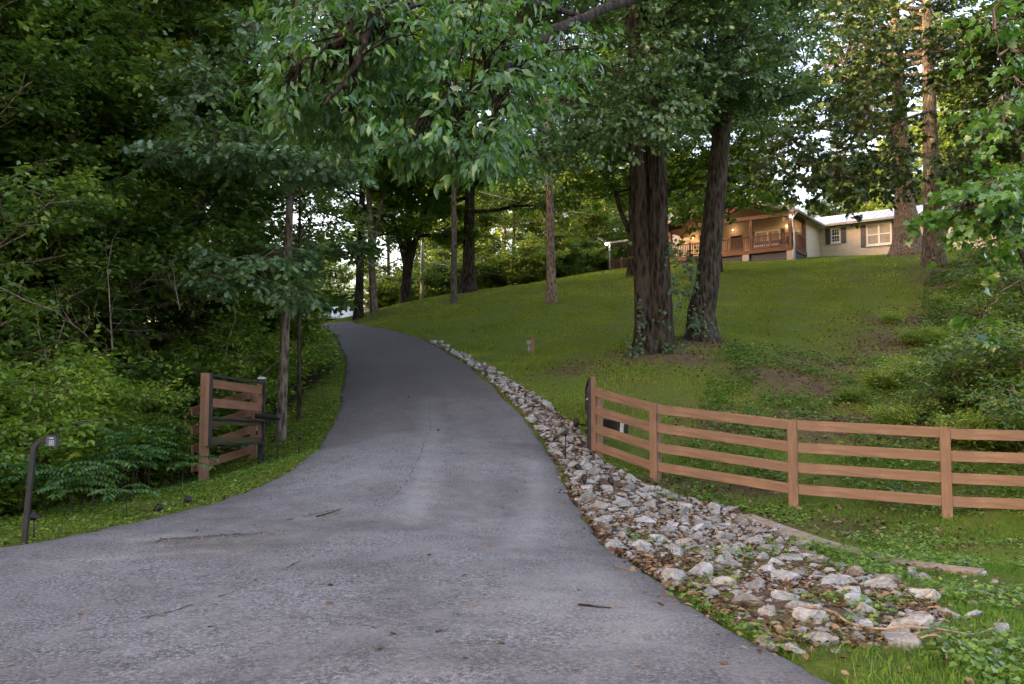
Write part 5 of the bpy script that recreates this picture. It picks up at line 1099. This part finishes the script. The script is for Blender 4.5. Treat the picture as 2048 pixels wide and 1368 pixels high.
# small leafy weeds
def weeds(name, q, ls, mat, label, seed, hmax=.12, per=9, tmpl=T_MAPLE):
    rg_ = np.random.default_rng(seed); m = len(q); c_ = np.repeat(np.c_[q, Z(q[:, 0], q[:, 1])], per, 0); n_ = len(c_); a = rg_.uniform(0, 6.28, n_); r_ = rg_.uniform(.02, .13, n_)
    pos = c_ + np.c_[np.cos(a) * r_, np.sin(a) * r_, rg_.uniform(.02, hmax, n_)]; d = np.c_[np.cos(a), np.sin(a), rg_.uniform(-.3, .4, n_)]; nr = np.c_[rg_.normal(0, .35, (n_, 2)), np.ones(n_)]
    o = leaves(name, pos, d, nr, ls * rg_.uniform(.5, 1.3, n_), tmpl, mat, seed); tag(o, label, 'weeds', kind='stuff')
q = region(19000, 1.4, 15, 4.0, 13.5, rg2, lambda q: (patch(q, 1.9, 3) > .5) * np.where(inpoly(q[:, 0], q[:, 1], ROCKP), (patch(q, 2.4, 2.2) > .55) * .35 * (q[:, 1] < 11), .55)); weeds('roadside_weeds', q, .045, M['leaf_lowgrow'], 'low leafy weeds among the roadside grass and rocks', 5, .09)
q = region(16000, -12, -2.8, 8.9, 24, rg2, lambda q: verge_d(q) * .75); weeds('verge_weeds', q, .04, M['leaf_shrub'], 'low leafy weeds in the left verge', 6, .07)
q = region(15000, 2, 18, 13.2, 24, rg2, lambda q: (patch(q, 1.3, 5) > .45) * .45 * (q[:, 0] > np.interp(q[:, 1], [13, 24], [2.2, 6]))); weeds('bank_weeds', q, .06, M['leaf_lowgrow'], 'leafy ground cover on the bank behind the fence', 7, .14, 8)
q = region(30000, 8, 26, 15, 40, rg2, lambda q: (q[:, 0] / q[:, 1] > np.interp(q[:, 1], [15, 22, 30, 40], [.46, .47, .485, .50])) * (patch(q, .9, 3) > .25) * .7); weeds('bank_ivy', q, .085, M['leaf_woods'], 'dark ivy like ground cover under the trees at the right', 8, .14, 6)
# woodland floor plants
q = np.c_[rg2.uniform(-26, -4.6, 30000), rg2.uniform(10.4, 44, 30000)]; q = q[inpoly(q[:, 0], q[:, 1], np.array(WOOD))][:13000]; weeds('forest_undergrowth', q, .12, M['leaf_shrub'], 'low green undergrowth on the floor of the left woods', 10, .5, 8)

# ------------------------------------------------------------------ dead leaves and twigs
def litter(q, ls, label, name, seed, zoff=.02):
    rg_ = np.random.default_rng(seed); m = len(q); a = rg_.uniform(0, 6.28, m); pos = np.c_[q, Z(q[:, 0], q[:, 1]) + zoff + rg_.uniform(0, .02, m)]
    d = np.c_[np.cos(a), np.sin(a), rg_.normal(0, .25, m)]; nr = np.c_[rg_.normal(0, .45, (m, 2)), np.ones(m)]; o = leaves(name, pos, d, nr, ls * rg_.uniform(.5, 1.3, m), T_OVAL, M['litter'], seed); tag(o, label, 'leaf litter', kind='stuff')
ql = sample_poly(ROCKP, 26000, rg2); litter(ql, .06, 'brown leaf litter between the riprap rocks', 'leaf_litter', 20)
q = region(70000, -2, 18, 11, 34, rg2, lambda q: fieldat(q[:, 0], q[:, 1]) ** 1.5 * .9 + .015); litter(q, .075, 'fallen brown leaves on the bank and under the trees', 'leaf_litter', 21, .04)
ed = np.vstack([RE[60:250]] + [RE[60:200]] * 5); ed = ed + rg2.normal(0, .13, ed.shape) + np.array([.12, 0]); litter(ed[ed[:, 1] > 5.2], .06, 'dead leaves lodged along the right edge of the asphalt', 'leaf_litter', 22, .03)
q = np.c_[rg2.uniform(-26, -4.6, 16000), rg2.uniform(10, 40, 16000)]; q = q[inpoly(q[:, 0], q[:, 1], np.array(WOOD))][:7000]; litter(q, .1, 'dead leaves on the floor of the left woods', 'leaf_litter', 23)
q = region(13000, 1.4, 15, 4.0, 13, rg2, lambda q: .12 + .6 * (patch(q, 1.4, 8) > .6)); litter(q, .05, 'dead leaves caught in the roadside grass', 'leaf_litter', 24, .04)
# single fallen leaves on the drive
FLB = 'curled brown fallen leaf lying on the asphalt'; rl = random.Random(31)
lv = []
for k in range(4):
    rg_ = np.random.default_rng(50 + k); me = leaves('fallen_leaf', np.array([(0, -.5, .02)]), np.array([(0, 1, .05)]), np.array([(.1, 0, 1)]), np.array([1.0]), [T_OVAL, T_OAK, T_MAPLE, T_OAK][k], M['litter'], 50 + k, 'mesh'); lv.append(me)
spots_ = [(483, 1036), (575, 1125), (757, 1310), (786, 1280), (1228, 1222), (20, 1344), (1005, 1298), (880, 1275), (1010, 1160), (830, 1190), (610, 1040), (660, 1180), (455, 1143), (180, 1117), (980, 1100), (760, 1080), (1120, 1100), (1230, 1300), (1390, 1320), (930, 1330), (1160, 1190)]
for _ in range(46): spots_.append((rl.uniform(120, 1500), rl.uniform(930, 1350)))
for _ in range(30): spots_.append((rl.uniform(700, 1080), rl.uniform(700, 930)))
for i, (u, v) in enumerate(spots_):
    q = cast(u, v)
    if q is None or not inpoly(np.array([q.x]), np.array([q.y]), ROADS)[0]: continue
    o = link('fallen_leaf', lv[i % 4]); s = rl.uniform(.03, .07) * (1.3 if i < 8 else 1); o.location = (q.x, q.y, Z(q.x, q.y) + .042); o.rotation_euler = (rl.gauss(0, .15), rl.gauss(0, .15), rl.uniform(0, 6.28)); o.scale = (s, s, s); tag(o, FLB, 'leaf', 'fallen leaves on the driveway')
def stick(pts, r, label, mat='twig', dz=.06, side=None):
    w = [q for q in (cast(*p) for p in pts) if q]; a0 = w[0]; root_loc = onland(a0.x, a0.y); mb = MB(); rs_ = random.Random(len(label))
    L = []
    for i in range(len(w) - 1):
        for k in range(4): q = w[i].lerp(w[i + 1], k / 4); L.append(Vector((q.x + rs_.gauss(0, .006), q.y + rs_.gauss(0, .006), Z(q.x, q.y) + dz + (.03 if dz > .05 else 0) * math.sin(i * 2 + k * .5))) - root_loc)
    q = w[-1]; L.append(Vector((q.x, q.y, Z(q.x, q.y) + dz)) - root_loc)
    mb.tube(L, [r * (1 - .6 * i / len(L)) for i in range(len(L))], 7)
    o = mb.build('fallen_stick', M[mat], None, True); o.location = root_loc; tag(o, label, 'stick')
stick([(1600, 1240), (1660, 1255), (1700, 1266), (1780, 1283), (1840, 1292), (1930, 1290), (1985, 1280), (2015, 1262)], .011, 'long thin curved stick lying in the front right grass', dz=.09)
stick([(1840, 1296), (1880, 1300), (1895, 1318), (1893, 1335)], .009, 'short bent twig branching off the long front stick', dz=.06)
stick([(1372, 1134), (1400, 1142), (1440, 1148), (1475, 1147)], .022, 'pale peeled stick lying among the middle rocks', 'bark_tan')
stick([(1285, 1085), (1320, 1086), (1350, 1088), (1385, 1100)], .02, 'splintered pale branch lying across the upper rocks', 'bark_tan', .1)
stick([(1230, 1142), (1255, 1150), (1283, 1155)], .006, 'thin dark twig overhanging the right asphalt edge', dz=.05)
stick([(1395, 1190), (1430, 1192), (1470, 1180)], .01, 'grey stick leaning against the lower rocks')
stick([(1155, 1221), (1185, 1224), (1222, 1228)], .010, 'dark bark fragment on the asphalt in the right foreground', 'bark_dark', .045)
stick([(990, 880), (1015, 884), (1030, 881)], .006, 'tiny twig lying on the upper driveway', dz=.045)
stick([(635, 1040), (660, 1033), (682, 1024)], .009, 'dark twig lying in the crack on the left of the drive', 'bark_dark', .045)
# concrete swale edge
cl_ = [(1490, 1036), (1560, 1062), (1640, 1090), (1720, 1112), (1800, 1130), (1880, 1143), (1960, 1152)]
w = [cast(*p) for p in cl_]; mb = MB(); c0 = onland(w[0].x, w[0].y); S = []
for i, q in enumerate(w):
    d = (w[min(i + 1, len(w) - 1)] - w[max(i - 1, 0)]); d.z = 0; d.normalize(); nn = Vector((-d.y, d.x, 0)) * .13; zc = Z(q.x, q.y) + .0
    S += [Vector((q.x, q.y, zc - .1)) + nn - c0, Vector((q.x, q.y, zc + .06)) + nn - c0, Vector((q.x, q.y, zc + .055)) - nn - c0, Vector((q.x, q.y, zc - .1)) - nn - c0]
fc = [(i * 4 + k, i * 4 + k + 1, i * 4 + 5 + k, i * 4 + 4 + k) for i in range(len(w) - 1) for k in range(3)]
mb.add(S, fc + [(0, 3, 2, 1), tuple(len(S) - 4 + k for k in range(4))]); o = mb.build('concrete_edging', M['concrete'], None, bevel=.01); o.location = c0; tag(o, 'narrow weathered concrete strip in the ground below the fence', 'kerb')
# ivy on the big trunks
def ivy(root, label, pts, n_, seed, ls=.10):
    rg_ = np.random.default_rng(seed); Pn, D, Nn = [], [], []
    for (u, v, Y, ru, rv, m) in pts:
        for _ in range(m): q = P(u + rg_.normal(0, ru), v + rg_.normal(0, rv), Y + rg_.normal(0, .06)) - root.location; Pn.append(tuple(q)); D.append((rg_.normal(0, .5), -.4, -.7 + rg_.normal(0, .4))); Nn.append((rg_.normal(0, .4), -1, .4))
    leaves('ivy', np.array(Pn), np.array(D), np.array(Nn), ls * rg_.uniform(.6, 1.2, len(Pn)), T_MAPLE, M['leaf_ivy'], seed, root)
ivy(twin, '', [(1350, 560, 22.6, 6, 30, 30), (1345, 500, 22.6, 8, 20, 25), (1268, 695, 22.5, 10, 10, 40), (1282, 640, 22.5, 5, 20, 40), (1355, 610, 22.6, 4, 20, 20), (1330, 640, 22.45, 10, 20, 12), (1335, 695, 22.4, 16, 8, 25)], 0, 1)
ivy(leaning, '', [(1385, 560, 24.0, 8, 25, 60), (1380, 520, 24.0, 8, 12, 40), (1395, 640, 24.0, 10, 15, 60), (1400, 660, 23.9, 15, 8, 40), (1372, 590, 24, 4, 8, 20)], 0, 2)
# bare dead twigs in front of the left woods
def dead_branch(pts, r, label, seed, nsub=7):
    rs_ = random.Random(seed); w = [P(*p) for p in pts]; root = empty('dead_branch', w[0], label, 'branch'); mb = MB(); L = [q - w[0] for q in w]; mb.tube(L, [r * .6 * (1 - .75 * i / (len(L) - 1)) for i in range(len(L))], 6, False)
    for i in range(nsub):
        t = rs_.uniform(.15, 1) * (len(L) - 1); k = min(len(L) - 2, int(t)); p0 = L[k].lerp(L[k + 1], t - k); q = p0
        pts_ = [p0]; dr = Vector((rs_.uniform(-1, 1), rs_.uniform(-.4, .4), rs_.uniform(-.1, 1))).normalized()
        for _ in range(4): dr = (dr + Vector((rs_.gauss(0, .35), rs_.gauss(0, .2), rs_.gauss(.05, .3)))).normalized(); q = q + dr * rs_.uniform(.1, .28); pts_.append(q)
        mb.tube(pts_, [r * .2, r * .17, r * .13, r * .1, r * .06], 4, False)
    mb.build('twigs', M['bark_grey'], root, True)
dead_branch([(225, 700, 13.4), (222, 650, 13.4), (218, 580, 13.4), (215, 540, 13.5), (225, 480, 13.6)], .025, 'bare upright twiggy stem in front of the dark woods', 1, 9)
dead_branch([(0, 575, 13), (50, 600, 13), (110, 622, 13), (160, 660, 13), (195, 690, 13)], .028, 'long bare arching branch at the far left', 2, 8)
dead_branch([(360, 620, 14), (350, 570, 14), (345, 520, 14)], .016, 'bare twig in front of the woods left of the slim oak', 4, 8)
dead_branch([(100, 690, 12.6), (80, 720, 12.6), (40, 760, 12.6), (0, 790, 12.5)], .022, 'low bare branch above the shrubs at the far left', 5, 6)
